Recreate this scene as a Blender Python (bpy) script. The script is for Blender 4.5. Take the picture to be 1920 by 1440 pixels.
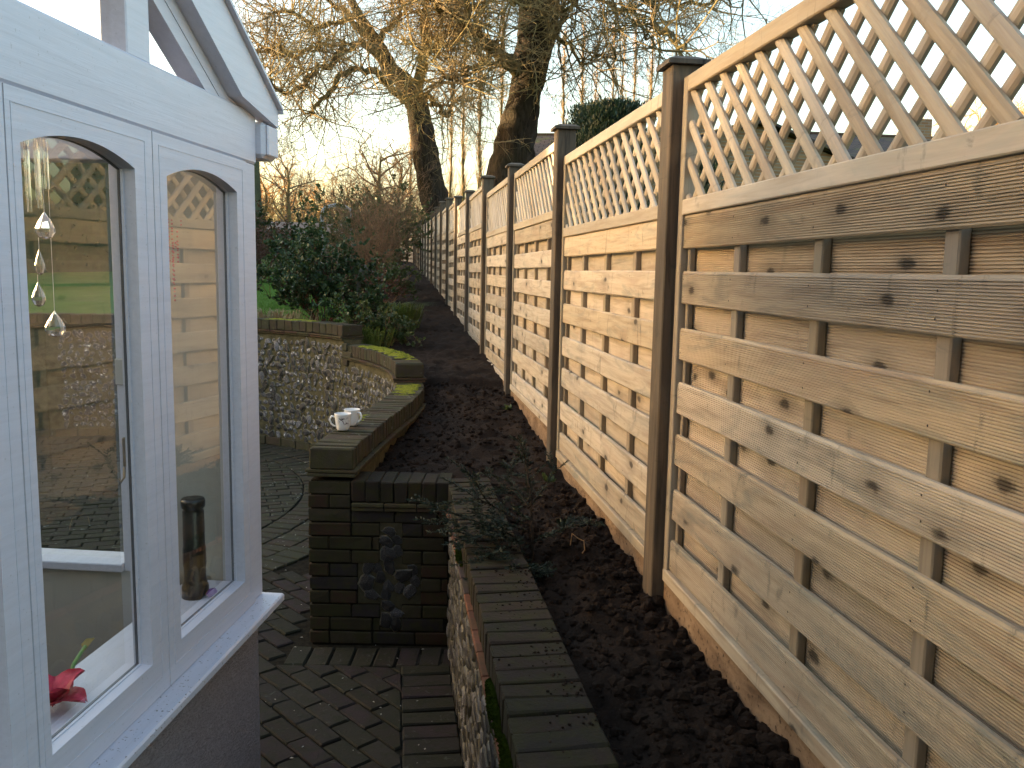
import bpy, math, random
import numpy as np
from mathutils import Vector, Matrix, noise as mnoise
PI = math.pi
rnd = random.Random(7)
for o in list(bpy.data.objects): bpy.data.objects.remove(o)
scene = bpy.context.scene
COL = scene.collection

# ------------------------------------------------------------------ camera
F_PX, PITCH, ROLL, H = 1620.0, math.radians(7.42), math.radians(1.1), 1.88
CAMM = Matrix.Rotation(PI/2-PITCH, 3, 'X') @ Matrix.Rotation(ROLL, 3, 'Z')
cam = bpy.data.cameras.new('camera'); camo = bpy.data.objects.new('camera', cam); COL.objects.link(camo)
cam.sensor_width = 36; cam.lens = 36*F_PX/1920; cam.clip_start = .02; cam.clip_end = 3000
camo.location = (0, 0, H); camo.rotation_euler = CAMM.to_euler()
scene.camera = camo
# ------------------------------------------------------------------ sky, sun, exposure
SUN_EL, SUN_AZ = 4.5, -80.0          # azimuth from +Y, positive to the right
world = bpy.data.worlds.new('World'); scene.world = world; world.use_nodes = True
wn = world.node_tree.nodes; wl = world.node_tree.links
bg = wn['Background']; sky = wn.new('ShaderNodeTexSky'); sky.sky_type = 'NISHITA'; sky.sun_disc = False
sky.sun_elevation = math.radians(SUN_EL); sky.sun_rotation = math.radians(SUN_AZ)
sky.air_density = 1.0; sky.dust_density = 4.0; sky.ozone_density = 1.0; sky.altitude = 50
wl.new(sky.outputs[0], bg.inputs[0]); bg.inputs[1].default_value = .15
sl = bpy.data.lights.new('sun', 'SUN'); so = bpy.data.objects.new('sun', sl); COL.objects.link(so)
sl.energy = 2.6; sl.angle = math.radians(.6); sl.color = (1, .74, .44)
sd = Vector((math.sin(math.radians(SUN_AZ))*math.cos(math.radians(SUN_EL)), math.cos(math.radians(SUN_AZ))*math.cos(math.radians(SUN_EL)), math.sin(math.radians(SUN_EL))))
so.rotation_euler = sd.to_track_quat('Z', 'Y').to_euler()
vs = scene.view_settings; vs.view_transform = 'Standard'; vs.look = 'None'; vs.exposure = 3.25; vs.gamma = 1; vs.use_curve_mapping = False
scene.render.engine = 'CYCLES'
scene.cycles.max_bounces = 5; scene.cycles.diffuse_bounces = 3; scene.cycles.transparent_max_bounces = 12; scene.cycles.caustics_reflective = False; scene.cycles.caustics_refractive = False

# ------------------------------------------------------------------ helpers
def ray(u, v):
    d = CAMM @ Vector(((u-960)/F_PX, -(v-720)/F_PX, -1)); return d/d.y
def at(u, v, y): return Vector((0, 0, H)) + ray(u, v)*y
def atz(u, v, z):
    d = ray(u, v); return Vector((0, 0, H)) + d*((z-H)/d.z)

def mk(name, verts, faces, mat=None, smooth=False, rim=None):
    me = bpy.data.meshes.new(name)
    me.from_pydata([tuple(v) for v in verts], [], faces)
    if mat is not None:
        for m_ in (mat if isinstance(mat, list) else [mat]): me.materials.append(m_)
    if smooth: me.polygons.foreach_set('use_smooth', [True]*len(me.polygons))
    if rim is not None:
        at_ = me.attributes.new('rim', 'FLOAT', 'POINT'); at_.data.foreach_set('value', rim)
    me.update(); return me
def ob(name, me, parent=None, loc=(0, 0, 0), rot=(0, 0, 0), mtx=None, scale=None):
    o = bpy.data.objects.new(name, me); COL.objects.link(o)
    if parent is not None: o.parent = parent
    if mtx is not None: o.matrix_local = mtx
    else:
        o.location = loc; o.rotation_euler = rot
        if scale is not None: o.scale = scale
    return o
def tag(o, label=None, cat=None, group=None, kind=None):
    if label: o['label'] = label
    if cat: o['category'] = cat
    if group: o['group'] = group
    if kind: o['kind'] = kind
    return o
def thing(name, label, cat, loc=(0, 0, 0), rz=0, group=None):
    return tag(ob(name, None, None, loc, (0, 0, rz)), label, cat, group)
class MB:
    def __init__(s): s.v = []; s.f = []
    def add(s, vs_, fs, mtx=None):
        k = len(s.v)
        s.v += [tuple(mtx @ Vector(v)) for v in vs_] if mtx is not None else [tuple(v) for v in vs_]
        s.f += [tuple(i+k for i in f) for f in fs]
    def box(s, x0, x1, y0, y1, z0, z1, mtx=None, bev=0):
        if not bev:
            s.add([(x0,y0,z0),(x1,y0,z0),(x1,y1,z0),(x0,y1,z0),(x0,y0,z1),(x1,y0,z1),(x1,y1,z1),(x0,y1,z1)],
                  [(0,3,2,1),(4,5,6,7),(0,1,5,4),(1,2,6,5),(2,3,7,6),(3,0,4,7)], mtx); return
        V, Fc = bevbox(x0, x1, y0, y1, z0, z1, bev); s.add(V, Fc, mtx)
    def build(s, name, mat, parent=None, smooth=False, **k):
        return ob(name, mk(name, s.v, s.f, mat, smooth), parent, **k)
def bevbox(x0, x1, y0, y1, z0, z1, b):
    V = []; idx = {}
    X = (x0, x1); Y = (y0, y1); Z = (z0, z1)
    for i in (0, 1):
        for j in (0, 1):
            for k in (0, 1):
                sx = b if i == 0 else -b; sy = b if j == 0 else -b; sz = b if k == 0 else -b
                idx[i,j,k,0] = len(V); V.append((X[i], Y[j]+sy, Z[k]+sz))
                idx[i,j,k,1] = len(V); V.append((X[i]+sx, Y[j], Z[k]+sz))
                idx[i,j,k,2] = len(V); V.append((X[i]+sx, Y[j]+sy, Z[k]))
    Fc = []
    def q(l, out):
        a, b_, c = (Vector(V[l[n]]) for n in (0, 1, 2))
        if (b_-a).cross(c-a).dot(Vector(out)) < 0: l = l[::-1]
        Fc.append(tuple(l))
    for i in (0, 1):
        o = 2*i-1
        q([idx[i,0,0,0], idx[i,1,0,0], idx[i,1,1,0], idx[i,0,1,0]], (o,0,0))
        q([idx[0,i,0,1], idx[1,i,0,1], idx[1,i,1,1], idx[0,i,1,1]], (0,o,0))
        q([idx[0,0,i,2], idx[1,0,i,2], idx[1,1,i,2], idx[0,1,i,2]], (0,0,o))
    for i in (0, 1):
        for j in (0, 1):
            a, b2 = 2*i-1, 2*j-1
            q([idx[i,j,0,0], idx[i,j,1,0], idx[i,j,1,1], idx[i,j,0,1]], (a,b2,0))
            q([idx[i,0,j,0], idx[i,1,j,0], idx[i,1,j,2], idx[i,0,j,2]], (a,0,b2))
            q([idx[0,i,j,1], idx[1,i,j,1], idx[1,i,j,2], idx[0,i,j,2]], (0,a,b2))
            for k in (0, 1): q([idx[i,j,k,0], idx[i,j,k,1], idx[i,j,k,2]], (a,b2,2*k-1))
    return V, Fc
def frame3(X, Y, Z, o=(0, 0, 0)):
    m_ = Matrix.Identity(4)
    for c, v in enumerate((X, Y, Z, o)):
        for r_ in range(3): m_[r_][c] = v[r_]
    return m_
def tubes(polys, sides=5):
    """polys: list of (points, radii[, sides]) -> verts, faces"""
    V = []; Fc = []
    for pl in polys:
        pts, rad = pl[0], pl[1]; sd_ = pl[2] if len(pl) > 2 else sides
        n = len(pts); k0 = len(V)
        for i, p in enumerate(pts):
            t = (pts[min(i+1, n-1)]-pts[max(i-1, 0)])
            t = t.normalized() if t.length > 1e-9 else Vector((0, 0, 1))
            a = t.cross(Vector((.31, .9, .29)) if abs(t.y) < .8 else Vector((1, .1, .2))).normalized(); b = t.cross(a)
            for s_ in range(sd_):
                an = 2*PI*s_/sd_; V.append(p + a*(rad[i]*math.cos(an)) + b*(rad[i]*math.sin(an)))
        for i in range(n-1):
            for s_ in range(sd_):
                s2 = (s_+1) % sd_
                Fc.append((k0+i*sd_+s_, k0+i*sd_+s2, k0+(i+1)*sd_+s2, k0+(i+1)*sd_+s_))
        if rad[0] > .002:
            Fc.append(tuple(k0+s_ for s_ in range(sd_-1, -1, -1)))
            Fc.append(tuple(k0+(n-1)*sd_+s_ for s_ in range(sd_)))
    return V, Fc
def lathe(prof, n=24, cx=0, cy=0):
    V = []; Fc = []
    for r_, z in prof:
        for i in range(n): V.append((cx+r_*math.cos(2*PI*i/n), cy+r_*math.sin(2*PI*i/n), z))
    for j in range(len(prof)-1):
        for i in range(n):
            i2 = (i+1) % n; Fc.append((j*n+i, j*n+i2, (j+1)*n+i2, (j+1)*n+i))
    return V, Fc
def catmull(pts, step):
    P = [Vector(p) for p in pts]; P = [P[0]*2-P[1]] + P + [P[-1]*2-P[-2]]
    out = []
    for i in range(1, len(P)-2):
        for k in range(24):
            t = k/24; a, b, c, d = P[i-1:i+3]
            out.append(.5*((2*b)+(c-a)*t+(2*a-5*b+4*c-d)*t*t+(3*b-a-3*c+d)*t**3))
    out.append(P[-2])
    L = [0]
    for i in range(1, len(out)): L.append(L[-1]+(out[i]-out[i-1]).length)
    return out, L
def along(path, s):
    P, L = path
    s = max(0, min(L[-1]-1e-6, s)); i = int(np.searchsorted(L, s, 'right'))-1; i = min(i, len(P)-2)
    t = (s-L[i])/(L[i+1]-L[i]); p = P[i].lerp(P[i+1], t)
    i0, i1 = max(0, i-2), min(len(P)-1, i+3); tg = (P[i1]-P[i0]).normalized()
    return p, tg
hy = [-50, 0, 2.7, 4.6, 6.6, 8.4, 10.3, 12.1, 14, 16, 20, 25, 40, 60, 200, 1500]
hz = [.78, .78, .79, .83, .97, 1.06, 1.16, 1.22, 1.32, 1.43, 1.56, 1.72, 2.25, 2.6, 4.5, 9]
def gh(y): return float(np.interp(y, hy, hz))

# ------------------------------------------------------------------ materials
class G:
    def __init__(s, name, rough=.8, spec=.3):
        s.m = bpy.data.materials.new(name); s.m.use_nodes = True; s.t = s.m.node_tree
        s.b = s.t.nodes['Principled BSDF']; s.o = s.t.nodes['Material Output']
        s.b.inputs['Roughness'].default_value = rough; s.b.inputs['Specular IOR Level'].default_value = spec
    def put(s, sock, v):
        if isinstance(v, bpy.types.NodeSocket): s.t.links.new(v, sock)
        elif isinstance(v, (tuple, list)) and len(v) == 3 and sock.type == 'RGBA': sock.default_value = (*v, 1)
        else: sock.default_value = v
    def n(s, typ, ins=None, out=0, **props):
        nd = s.t.nodes.new('ShaderNode'+typ)
        for k, v in props.items(): setattr(nd, k, v)
        for k, v in (ins or {}).items(): s.put(nd.inputs[k], v)
        return nd.outputs[out]
    def coord(s, kind='Object'): return s.n('TexCoord', out={'Generated': 0, 'Normal': 1, 'UV': 2, 'Object': 3}[kind])
    def rand(s): return s.n('ObjectInfo', out=5)
    def math(s, op, a, b=0.0, c=None):
        i = {0: a, 1: b}
        if c is not None: i[2] = c
        return s.n('Math', i, operation=op)
    def noise(s, vec, scale, detail=4, rough=.6, dist=0.0):
        return s.n('TexNoise', {'Vector': vec, 'Scale': scale, 'Detail': detail, 'Roughness': rough, 'Distortion': dist})
    def ramp(s, fac, stops, interp='LINEAR'):
        nd = s.t.nodes.new('ShaderNodeValToRGB'); cr = nd.color_ramp; cr.interpolation = interp
        while len(cr.elements) < len(stops): cr.elements.new(.5)
        for e, (p, c) in zip(cr.elements, stops):
            e.position = p; e.color = (*c, 1) if isinstance(c, tuple) else (c, c, c, 1)
        s.put(nd.inputs[0], fac); return nd.outputs[0]
    def mix(s, fac, a, b, mode='MIX'):
        nd = s.t.nodes.new('ShaderNodeMix'); nd.data_type = 'RGBA'; nd.blend_type = mode
        s.put(nd.inputs[0], fac); s.put(nd.inputs[6], a); s.put(nd.inputs[7], b); return nd.outputs[2]
    def mapping(s, vec, scale=(1, 1, 1), loc=None):
        i = {'Vector': vec, 'Scale': scale}
        if loc is not None: i['Location'] = loc
        return s.n('Mapping', i)
    def rvec(s, vec, k=37.0):
        r_ = s.math('MULTIPLY', s.rand(), k); c = s.n('CombineXYZ', {0: r_, 1: s.math('MULTIPLY', r_, 1.7), 2: s.math('MULTIPLY', r_, .6)})
        return s.n('VectorMath', {0: vec, 1: c}, operation='ADD')
    def color(s, c): s.put(s.b.inputs['Base Color'], c); return s
    def bump(s, h, strength=.4, dist=.01):
        s.put(s.b.inputs['Normal'], s.n('Bump', {'Height': h, 'Strength': strength, 'Distance': dist})); return s
    def rough(s, v): s.put(s.b.inputs['Roughness'], v); return s

def wood(name, light, dark, stain=(.17, .20, .17), stain_amt=.5, knots=True, axis='X', warm=(.325, .215, .135), bumps=.12):
    g = G(name, .72, .25)
    v = g.rvec(g.coord())
    sc = {'X': (.9, 14, 14), 'Z': (14, 14, .9)}[axis]
    gv = g.mapping(v, sc)
    gr = g.noise(gv, 3.0, 6, .65, .6)
    fine = g.noise(g.mapping(v, {'X': (2, 120, 120), 'Z': (120, 120, 2)}[axis]), 2.0, 3, .6)
    c = g.ramp(gr, [(.28, dark), (.5, light), (.72, tuple(min(1, x*1.16) for x in light))])
    # broad warm heartwood and greenish treatment blotches
    bl = g.noise(g.mapping(v, {'X': (1.1, 5, 7), 'Z': (7, 5, 1.1)}[axis]), 1.6, 4, .6, .8)
    c = g.mix(g.math('MULTIPLY', g.ramp(bl, [(.5, 0.0), (.68, 1.0)]), .55), c, warm)
    st = g.noise(g.mapping(v, {'X': (1.6, 4, 8), 'Z': (8, 4, 1.6)}[axis], (3.1, 7, 1)), 1.5, 5, .65, 1.2)
    c = g.mix(g.math('MULTIPLY', g.ramp(st, [(.53, 0.0), (.70, 1.0)]), stain_amt), c, stain)
    c = g.mix(g.math('MULTIPLY', g.math('SUBTRACT', .62, fine), .5), c, dark)
    sm = g.noise(g.mapping(v, {'X': (8, 3, 3.0), 'Z': (3.0, 3, 8)}[axis], (9, 2, 4)), 1.3, 5, .7, 1.8)
    c = g.mix(g.math('MULTIPLY', g.ramp(sm, [(.59, 0.0), (.70, 1.0)]), stain_amt), c, tuple(x*.42 for x in stain))
    tone = g.math('MULTIPLY_ADD', g.rand(), .38, .86)
    hv = g.n('HueSaturation', {'Saturation': g.math('MULTIPLY_ADD', g.math('FRACT', g.math('MULTIPLY', g.rand(), 7.3)), .30, .66), 'Value': tone, 'Color': c})
    c = hv
    if knots:
        kx = g.n('CombineXYZ', {0: g.math('MULTIPLY', g.n('SeparateXYZ', {0: v}), 3.0), 1: g.math('MULTIPLY', g.n('SeparateXYZ', {0: v}, out=2), 6.0)})
        kv = g.n('TexVoronoi', {'Vector': kx, 'Scale': 1.0, 'Randomness': 1.0}, voronoi_dimensions='2D')
        kr = g.n('TexVoronoi', {'Vector': kx, 'Scale': 1.0, 'Randomness': 1.0}, out=1, voronoi_dimensions='2D')
        on = g.ramp(g.n('SeparateColor', {0: kr}), [(.28, 0.0), (.31, 1.0)])
        wob = g.math('ADD', kv, g.math('MULTIPLY', g.math('SUBTRACT', g.noise(v, 22, 4, .65), .5), .16))
        halo = g.math('MULTIPLY', g.ramp(wob, [(.05, 1.0), (.26, 0.0)]), on)
        core = g.math('MULTIPLY', g.ramp(wob, [(.040, 1.0), (.085, 0.0)]), on)
        c = g.mix(g.math('MULTIPLY', halo, .45), c, (.15, .125, .095))
        c = g.mix(g.math('MULTIPLY', core, .85), c, (.035, .028, .022))
    g.color(c)
    g.bump(g.math('MULTIPLY_ADD', fine, .6, g.math('MULTIPLY', gr, .8)), bumps, .004)
    return g.m
M_board = wood('fence board wood', (.420, .336, .227), (.260, .189, .118), stain=(.176, .189, .164), stain_amt=.68)
M_rear = wood('fence rear board wood', (.437, .336, .223), (.260, .181, .109), stain_amt=.4)
M_rail = wood('fence rail wood', (.412, .336, .231), (.319, .244, .155), stain=(.311, .311, .252), stain_amt=.6, knots=False, warm=(.319, .227, .134))
M_slat = wood('trellis slat wood', (.437, .361, .256), (.311, .235, .151), stain=(.218, .210, .185), stain_amt=.35, knots=False, warm=(.336, .227, .143))
M_batten = wood('fence batten wood', (.269, .206, .126), (.176, .126, .076), stain=(.168, .181, .143), stain_amt=.4, knots=False, axis='Z')
M_stile = wood('fence stile wood', (.302, .244, .160), (.202, .147, .088), stain=(.202, .202, .151), stain_amt=.5, knots=False, axis='Z')
M_post = wood('fence post wood', (.082, .061, .041), (.026, .019, .013), stain=(.10, .09, .07), stain_amt=.6, knots=False, axis='Z', warm=(.2, .13, .07), bumps=.5)

def g_gravel():
    g = G('muddy gravel board', .9, .1); v = g.rvec(g.coord())
    n1 = g.noise(g.mapping(v, (2, 10, 6)), 3, 6, .7, .5); n2 = g.noise(v, 60, 4, .7)
    c = g.ramp(n1, [(.3, (.12, .075, .045)), (.55, (.25, .165, .10)), (.75, (.35, .25, .16))])
    c = g.mix(g.ramp(n2, [(.56, 0.0), (.66, .9)]), c, (.05, .032, .022))
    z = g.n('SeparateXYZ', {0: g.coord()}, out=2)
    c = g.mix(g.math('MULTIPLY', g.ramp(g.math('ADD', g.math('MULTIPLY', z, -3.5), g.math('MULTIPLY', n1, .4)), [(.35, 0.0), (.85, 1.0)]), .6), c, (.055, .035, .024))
    return g.color(c).bump(n2, .5, .004).m
M_gravel = g_gravel()
def g_soil():
    g = G('dark damp soil', .95, .12); v = g.coord()
    n1 = g.noise(v, 5, 6, .65); n2 = g.noise(v, 70, 5, .75); n3 = g.noise(v, 220, 2, .5)
    c = g.ramp(n1, [(.3, (.011, .0075, .0055)), (.6, (.025, .0155, .0105)), (.8, (.042, .025, .016))])
    c = g.mix(g.ramp(n3, [(.70, 0.0), (.76, .6)]), c, (.13, .10, .08))
    return g.color(c).bump(g.math('ADD', n2, g.math('MULTIPLY', n1, .6)), .9, .02).m
M_soil = g_soil()
def g_white(name, dirt=0.0, tint=(.55, .555, .63)):  # shade and bluish sky light put into the white paint colour
    g = G(name, .38, .45); v = g.coord()
    n1 = g.noise(g.mapping(v, (1.5, 20, 30)), 3, 5, .6, .4); n2 = g.noise(v, 9, 3, .5)
    c = g.ramp(n1, [(.35, tuple(x*.93 for x in tint)), (.6, tint)])
    sp = g.noise(v, 150, 2, .4); lo = g.noise(v, 3.0, 2, .5)
    c = g.mix(g.math('MULTIPLY', g.ramp(sp, [(.70-.03*dirt, 0.0), (.74-.03*dirt, 1.0)]), .25+.6*dirt), c, (.10, .09, .07))
    if dirt: c = g.mix(g.math('MULTIPLY', g.ramp(lo, [(.5, 0.0), (.75, 1.0)]), .2), c, (.45, .45, .42))
    return g.color(c).bump(g.math('ADD', g.math('MULTIPLY', n1, .7), g.math('MULTIPLY', n2, .6)), .22, .006).m
M_white = g_white('white gloss paint'); M_sill = g_white('white sill paint with dirt specks', 1.0)
def simple(name, col, rough=.7, spec=.3, scale=20, var=.25, bump=.2, bdist=.004, metal=0):
    g = G(name, rough, spec); v = g.rvec(g.coord())
    n1 = g.noise(v, scale, 5, .6)
    c = g.ramp(n1, [(.3, tuple(x*(1-var) for x in col)), (.7, tuple(min(1, x*(1+var)) for x in col))])
    g.b.inputs['Metallic'].default_value = metal
    return g.color(c).bump(n1, bump, bdist).m
def g_render():
    g = G('grey textured render', .9, .15); v = g.coord()
    d = g.noise(g.mapping(v, (40, 1, 90)), 1.0, 4, .6, 1.5); n2 = g.noise(v, 90, 3, .6)
    c = g.ramp(d, [(.3, (.22, .19, .20)), (.7, (.34, .30, .31))])
    return g.color(c).bump(g.math('ADD', d, g.math('MULTIPLY', n2, .5)), .8, .012).m
M_render = g_render()
def g_glass(name='window glass', tint=(.93, .96, .95), ior=1.5, boost=1.6):
    g = G(name)
    fc = g.n('LayerWeight', {'Blend': .5}, out=1); f0 = ((ior-1)/(ior+1))**2
    fr = g.math('MINIMUM', g.math('MULTIPLY', g.math('MULTIPLY_ADD', g.math('POWER', fc, 5.0), 1-f0, f0), boost), 1.0)
    tr = g.n('BsdfTransparent', {'Color': (*tint, 1)}); gl = g.n('BsdfGlossy', {'Roughness': .005, 'Color': (1, 1, 1, 1)})
    ms = g.n('MixShader', {0: fr, 1: tr, 2: gl}); g.t.links.new(ms, g.o.inputs[0]); return g.m
M_glass = g_glass(boost=2.0); M_roofglass = g_glass('roof glass', (.97, .97, .97), 1.3, 1.0)
def g_crystal():
    g = G('cut crystal', .02, .5); g.b.inputs['Transmission Weight'].default_value = 1; g.b.inputs['IOR'].default_value = 1.6
    g.color((.97, .98, 1.0)); return g.m
M_crystal = g_crystal()
M_cream = simple('cream interior paint', (.40, .385, .34), .7, .2, 6, .06, .05)
M_black = simple('dark glazed ceramic', (.018, .016, .014), .3, .5, 30, .4, .3)
M_dfloor = simple('dark interior floor', (.05, .04, .03), .6, .3, 4, .3, .05)

def g_brick(name, cols, moss=.4, mosscol=(.075, .085, .02), lichen=.0, rough=.9, dirt=.35):
    g = G(name, rough, .15); v = g.rvec(g.coord())
    n1 = g.noise(v, 9, 5, .65); n2 = g.noise(v, 60, 4, .7); n3 = g.noise(v, 16, 4, .6, .5)
    k = len(cols); c = g.ramp(g.rand(), [(i/k, tuple(cc)) for i, cc in enumerate(cols)], 'CONSTANT')
    c = g.mix(g.math('MULTIPLY', g.ramp(n1, [(.35, 1.0), (.65, 0.0)]), dirt), c, (.018, .015, .011))
    nz = g.n('SeparateXYZ', {0: g.n('NewGeometry', out=1)}, out=2)
    ms = g.math('MULTIPLY', g.ramp(n3, [(.42, 0.0), (.62, 1.0)]), moss)
    c = g.mix(ms, c, mosscol)
    if lichen: c = g.mix(g.math('MULTIPLY', g.ramp(g.noise(g.n('VectorMath', {0: v, 1: (5, 5, 5)}, operation='ADD'), 14, 5, .7, 1), [(.62, 0.0), (.68, 1.0)]), lichen), c, (.33, .35, .32))
    return g.color(c).bump(g.math('ADD', n2, g.math('MULTIPLY', n1, .7)), .6, .006).m
M_pave = g_brick('paving brick', [(.0264, .0231, .0205), (.0290, .0211, .0224), (.0238, .0231, .0172), (.0251, .0205, .0165), (.0304, .0271, .0218)], .6, (.0185, .0205, .0106), .10)
M_pavec = g_brick('circle paving brick', [(.0432, .0374, .0288), (.0374, .0346, .0266), (.0418, .0324, .0259), (.0338, .0346, .0259)], .5, (.0324, .0374, .0130), .5)
M_pier = g_brick('pier brick', [(.0370, .0304, .0172), (.0422, .0238, .0158), (.0264, .0218, .0224), (.0449, .0370, .0238), (.0330, .0277, .0152)], .65, (.0304, .0310, .0112))
M_cop = g_brick('coping brick', [(.0600, .0512, .0336), (.0656, .0480, .0336), (.0528, .0496, .0344), (.0576, .0448, .0336)], .5, (.0496, .0512, .0160), .3)
M_lcop = g_brick('low coping brick', [(.0288, .0202, .0158), (.0259, .0209, .0166), (.0324, .0216, .0158), (.0360, .0259, .0187), (.0230, .0187, .0158)], .55, (.0274, .0288, .0079), dirt=.6)
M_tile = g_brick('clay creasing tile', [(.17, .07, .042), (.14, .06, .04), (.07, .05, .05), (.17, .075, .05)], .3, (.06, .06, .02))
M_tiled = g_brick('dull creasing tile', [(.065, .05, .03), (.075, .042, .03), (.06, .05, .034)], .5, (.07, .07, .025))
M_mortar = simple('lime mortar', (.092, .080, .044), .95, .1, 14, .45, .7, .012)
M_joint = simple('dark earth joint', (.016, .014, .010), 1, .05, 30, .5, .8, .01)
def g_flint(name, rimc):
    g = G(name, .45, .4); v = g.rvec(g.coord(), 90)
    a = g.n('Attribute', out=2, attribute_name='rim')
    n1 = g.noise(v, 28, 5, .65, .6)
    c = g.ramp(n1, [(.42, (.008, .008, .010)), (.55, (.026, .026, .030)), (.63, (.10, .098, .098)), (.72, (.42, .41, .40))])
    tone = g.ramp(g.rand(), [(0.0, (.35, .35, .35)), (.55, (.9, .9, .9)), (.8, (1.5, 1.48, 1.45)), (1, (5, 5, 5))])
    c = g.mix(1.0, c, tone, 'MULTIPLY')
    rm = g.math('MULTIPLY', g.ramp(g.math('ADD', a, g.math('MULTIPLY', g.math('SUBTRACT', n1, .5), .9)), [(.62, 0.0), (.85, 1.0)]), .8)
    c = g.mix(rm, c, rimc); g.rough(g.ramp(rm, [(0, .42), (1, .85)]))
    return g.color(c).bump(n1, .35, .01).m
M_flint = g_flint('knapped flint', (.19, .17, .115)); M_flintd = g_flint('dark knapped flint', (.12, .11, .075))
def g_leaf(name, cols, rough=.5, trans=.25):
    g = G(name, rough, .35); v = g.coord()
    n1 = g.noise(v, 6, 3, .6); n2 = g.noise(v, 60, 2, .5)
    f = g.math('MULTIPLY_ADD', n2, .5, g.math('MULTIPLY', n1, .5))
    k = len(cols); c = g.ramp(f, [(.32+.36*i/(k-1), cc) for i, cc in enumerate(cols)])
    g.color(c); d = g.n('BsdfTranslucent', {'Color': c})
    ms = g.n('MixShader', {0: trans, 1: g.b.outputs[0], 2: d}); g.t.links.new(ms, g.o.inputs[0]); return g.m
M_moss = simple('bright moss', (.16, .17, .022), 1, .05, 70, .5, 1, .01)
M_mossg = simple('green moss', (.055, .085, .012), 1, .05, 70, .5, 1, .01)
def g_bark(name, a, b, mossc, msc=1.5, mossamt=.7, axis=True):
    g = G(name, .95, .1); v = g.coord()
    r_ = g.noise(g.mapping(v, (7, 7, 1.6)), 1.6, 6, .7, .8); m2 = g.noise(v, msc, 4, .6)
    c = g.ramp(r_, [(.35, a), (.62, b)])
    c = g.mix(g.math('MULTIPLY', g.ramp(m2, [(.42, 0.0), (.6, 1.0)]), mossamt), c, mossc)
    return g.color(c).bump(r_, .9, .06).m
M_bark = g_bark('oak bark', (.012, .009, .007), (.055, .041, .031), (.05, .042, .018), 1.2, .35)
M_twig = g_bark('mossy oak twigs', (.15, .11, .06), (.29, .215, .115), (.26, .205, .085), .8, .8)
M_limb = g_bark('mossy oak limb', (.05, .038, .022), (.13, .098, .05), (.14, .115, .04), 1.0, .7)
M_btwig = g_bark('brown shrub twigs', (.13, .075, .045), (.24, .145, .09), (.19, .13, .08), 2, .5)
M_ptwig = g_bark('poplar twigs', (.22, .14, .08), (.36, .24, .14), (.30, .22, .11), .3, .5)
M_dtwig = g_bark('distant tree twigs', (.10, .07, .045), (.20, .135, .08), (.16, .125, .06), .4, .5)
M_otwig = g_bark('twigs painted sunlit orange', (.38, .19, .07), (.52, .28, .10), (.45, .27, .09), .4, .5)  # low sun's orange put into the twig colour itself
M_rtwig = g_bark('dark red twigs', (.06, .022, .02), (.12, .045, .038), (.10, .05, .035), 2, .5)

# ------------------------------------------------------------------ ground and garden setting
def grid(nx, ny, fn, close=False):
    V = [fn(i/(nx-1), j/(ny-1)) for j in range(ny) for i in range(nx)]
    Fc = [(j*nx+i, j*nx+i+1, (j+1)*nx+i+1, (j+1)*nx+i) for j in range(ny-1) for i in range(nx-1)]
    return V, Fc
A_F, M_F = .865, -.14; N_F = math.hypot(1, M_F)
def xf(y):
    return A_F+M_F*y if y < 37.6 else A_F+M_F*37.6-.24*(y-37.6)
V, Fc = grid(2, 2, lambda a, b: (-1500+3000*a, -1500+3000*b, -.06))
M_field = simple('rough ground', (.045, .05, .022), .95, .1, .8, .4, .4, .03)
tag(ob('ground', mk('ground', V, Fc, M_field)), kind='structure')
CX, CY, RW = -4.07, 6.2, 3.22
Rr = [3.30, 3.5, 3.8, 4.3, 5, 6, 7.5, 9.5, 12, 15, 19, 24, 30, 40, 60, 100, 200, 500, 1200]
# retaining wall line and soil bed
def xw(y): return -.303-.1375*(y-4.16)
PATH_PTS = [(-.99, 4.16, 0), (-.967, 4.6, 0), (-.925, 5.25, 0), (-.875, 5.9, 0), (-.90, 6.62, 0), (-1.14, 7.45, 0), (-1.62, 8.28, 0), (-2.12, 8.78, 0), (-2.68, 9.12, 0), (-3.4, 9.37, 0), (-4.2, 9.42, 0), (-5.2, 9.22, 0)]
PATH = catmull(PATH_PTS, .02)
WT = .215
def outer_x(y):
    best = None
    for p, l in zip(*PATH):
        if p.y <= 6.7 and (best is None or abs(p.y-y) < abs(best.y-y)): best = p
    return best.x + .20
def soil_left(y):
    if y < 4.22: return xw(y)+.15
    if y < 4.40: return -.80
    if y < 6.62: return outer_x(y)-.05
    if y < 9.2: return float(np.interp(y, [6.62, 7.0, 7.45, 8.0, 8.5, 9.2], [-.70, -.80, -.95, -1.22, -1.48, -1.75]))
    return xf(y)-1.32 if y < 14 else xf(y)-.9-.42*math.exp(-(y-14)/6)
def soilh(x, y):
    t = y*1.0
    z = gh(y)+.0
    n = mnoise.noise((x*3, y*3, 1))*.035 + mnoise.noise((x*9, y*9, 4))*.03 + mnoise.noise((x*23, y*23, 9))*.018 + abs(mnoise.noise((x*45, y*45, 2)))*.014
    if y < 4.3: z += .02*math.sin((x-xw(y)-.2)*6)
    if 4.4 < y < 6.7: z -= .06*max(0, 1-(x-outer_x(y))/.35)
    return z+n-.015
def lawnp(a, b):
    R_ = Rr[round(b*(len(Rr)-1))]; an = math.radians(-2+194*a)
    x, y = CX+R_*math.cos(an), CY+R_*math.sin(an)
    z = gh(y)-.02 + .05*mnoise.noise((x*.4, y*.4, 0))*min(1, R_/12)
    if x > -2.0 and y < 46 and x > soil_left(y)-.2: z -= .22
    return (x, y, z)
V, Fc = grid(98, len(Rr), lawnp)
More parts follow.
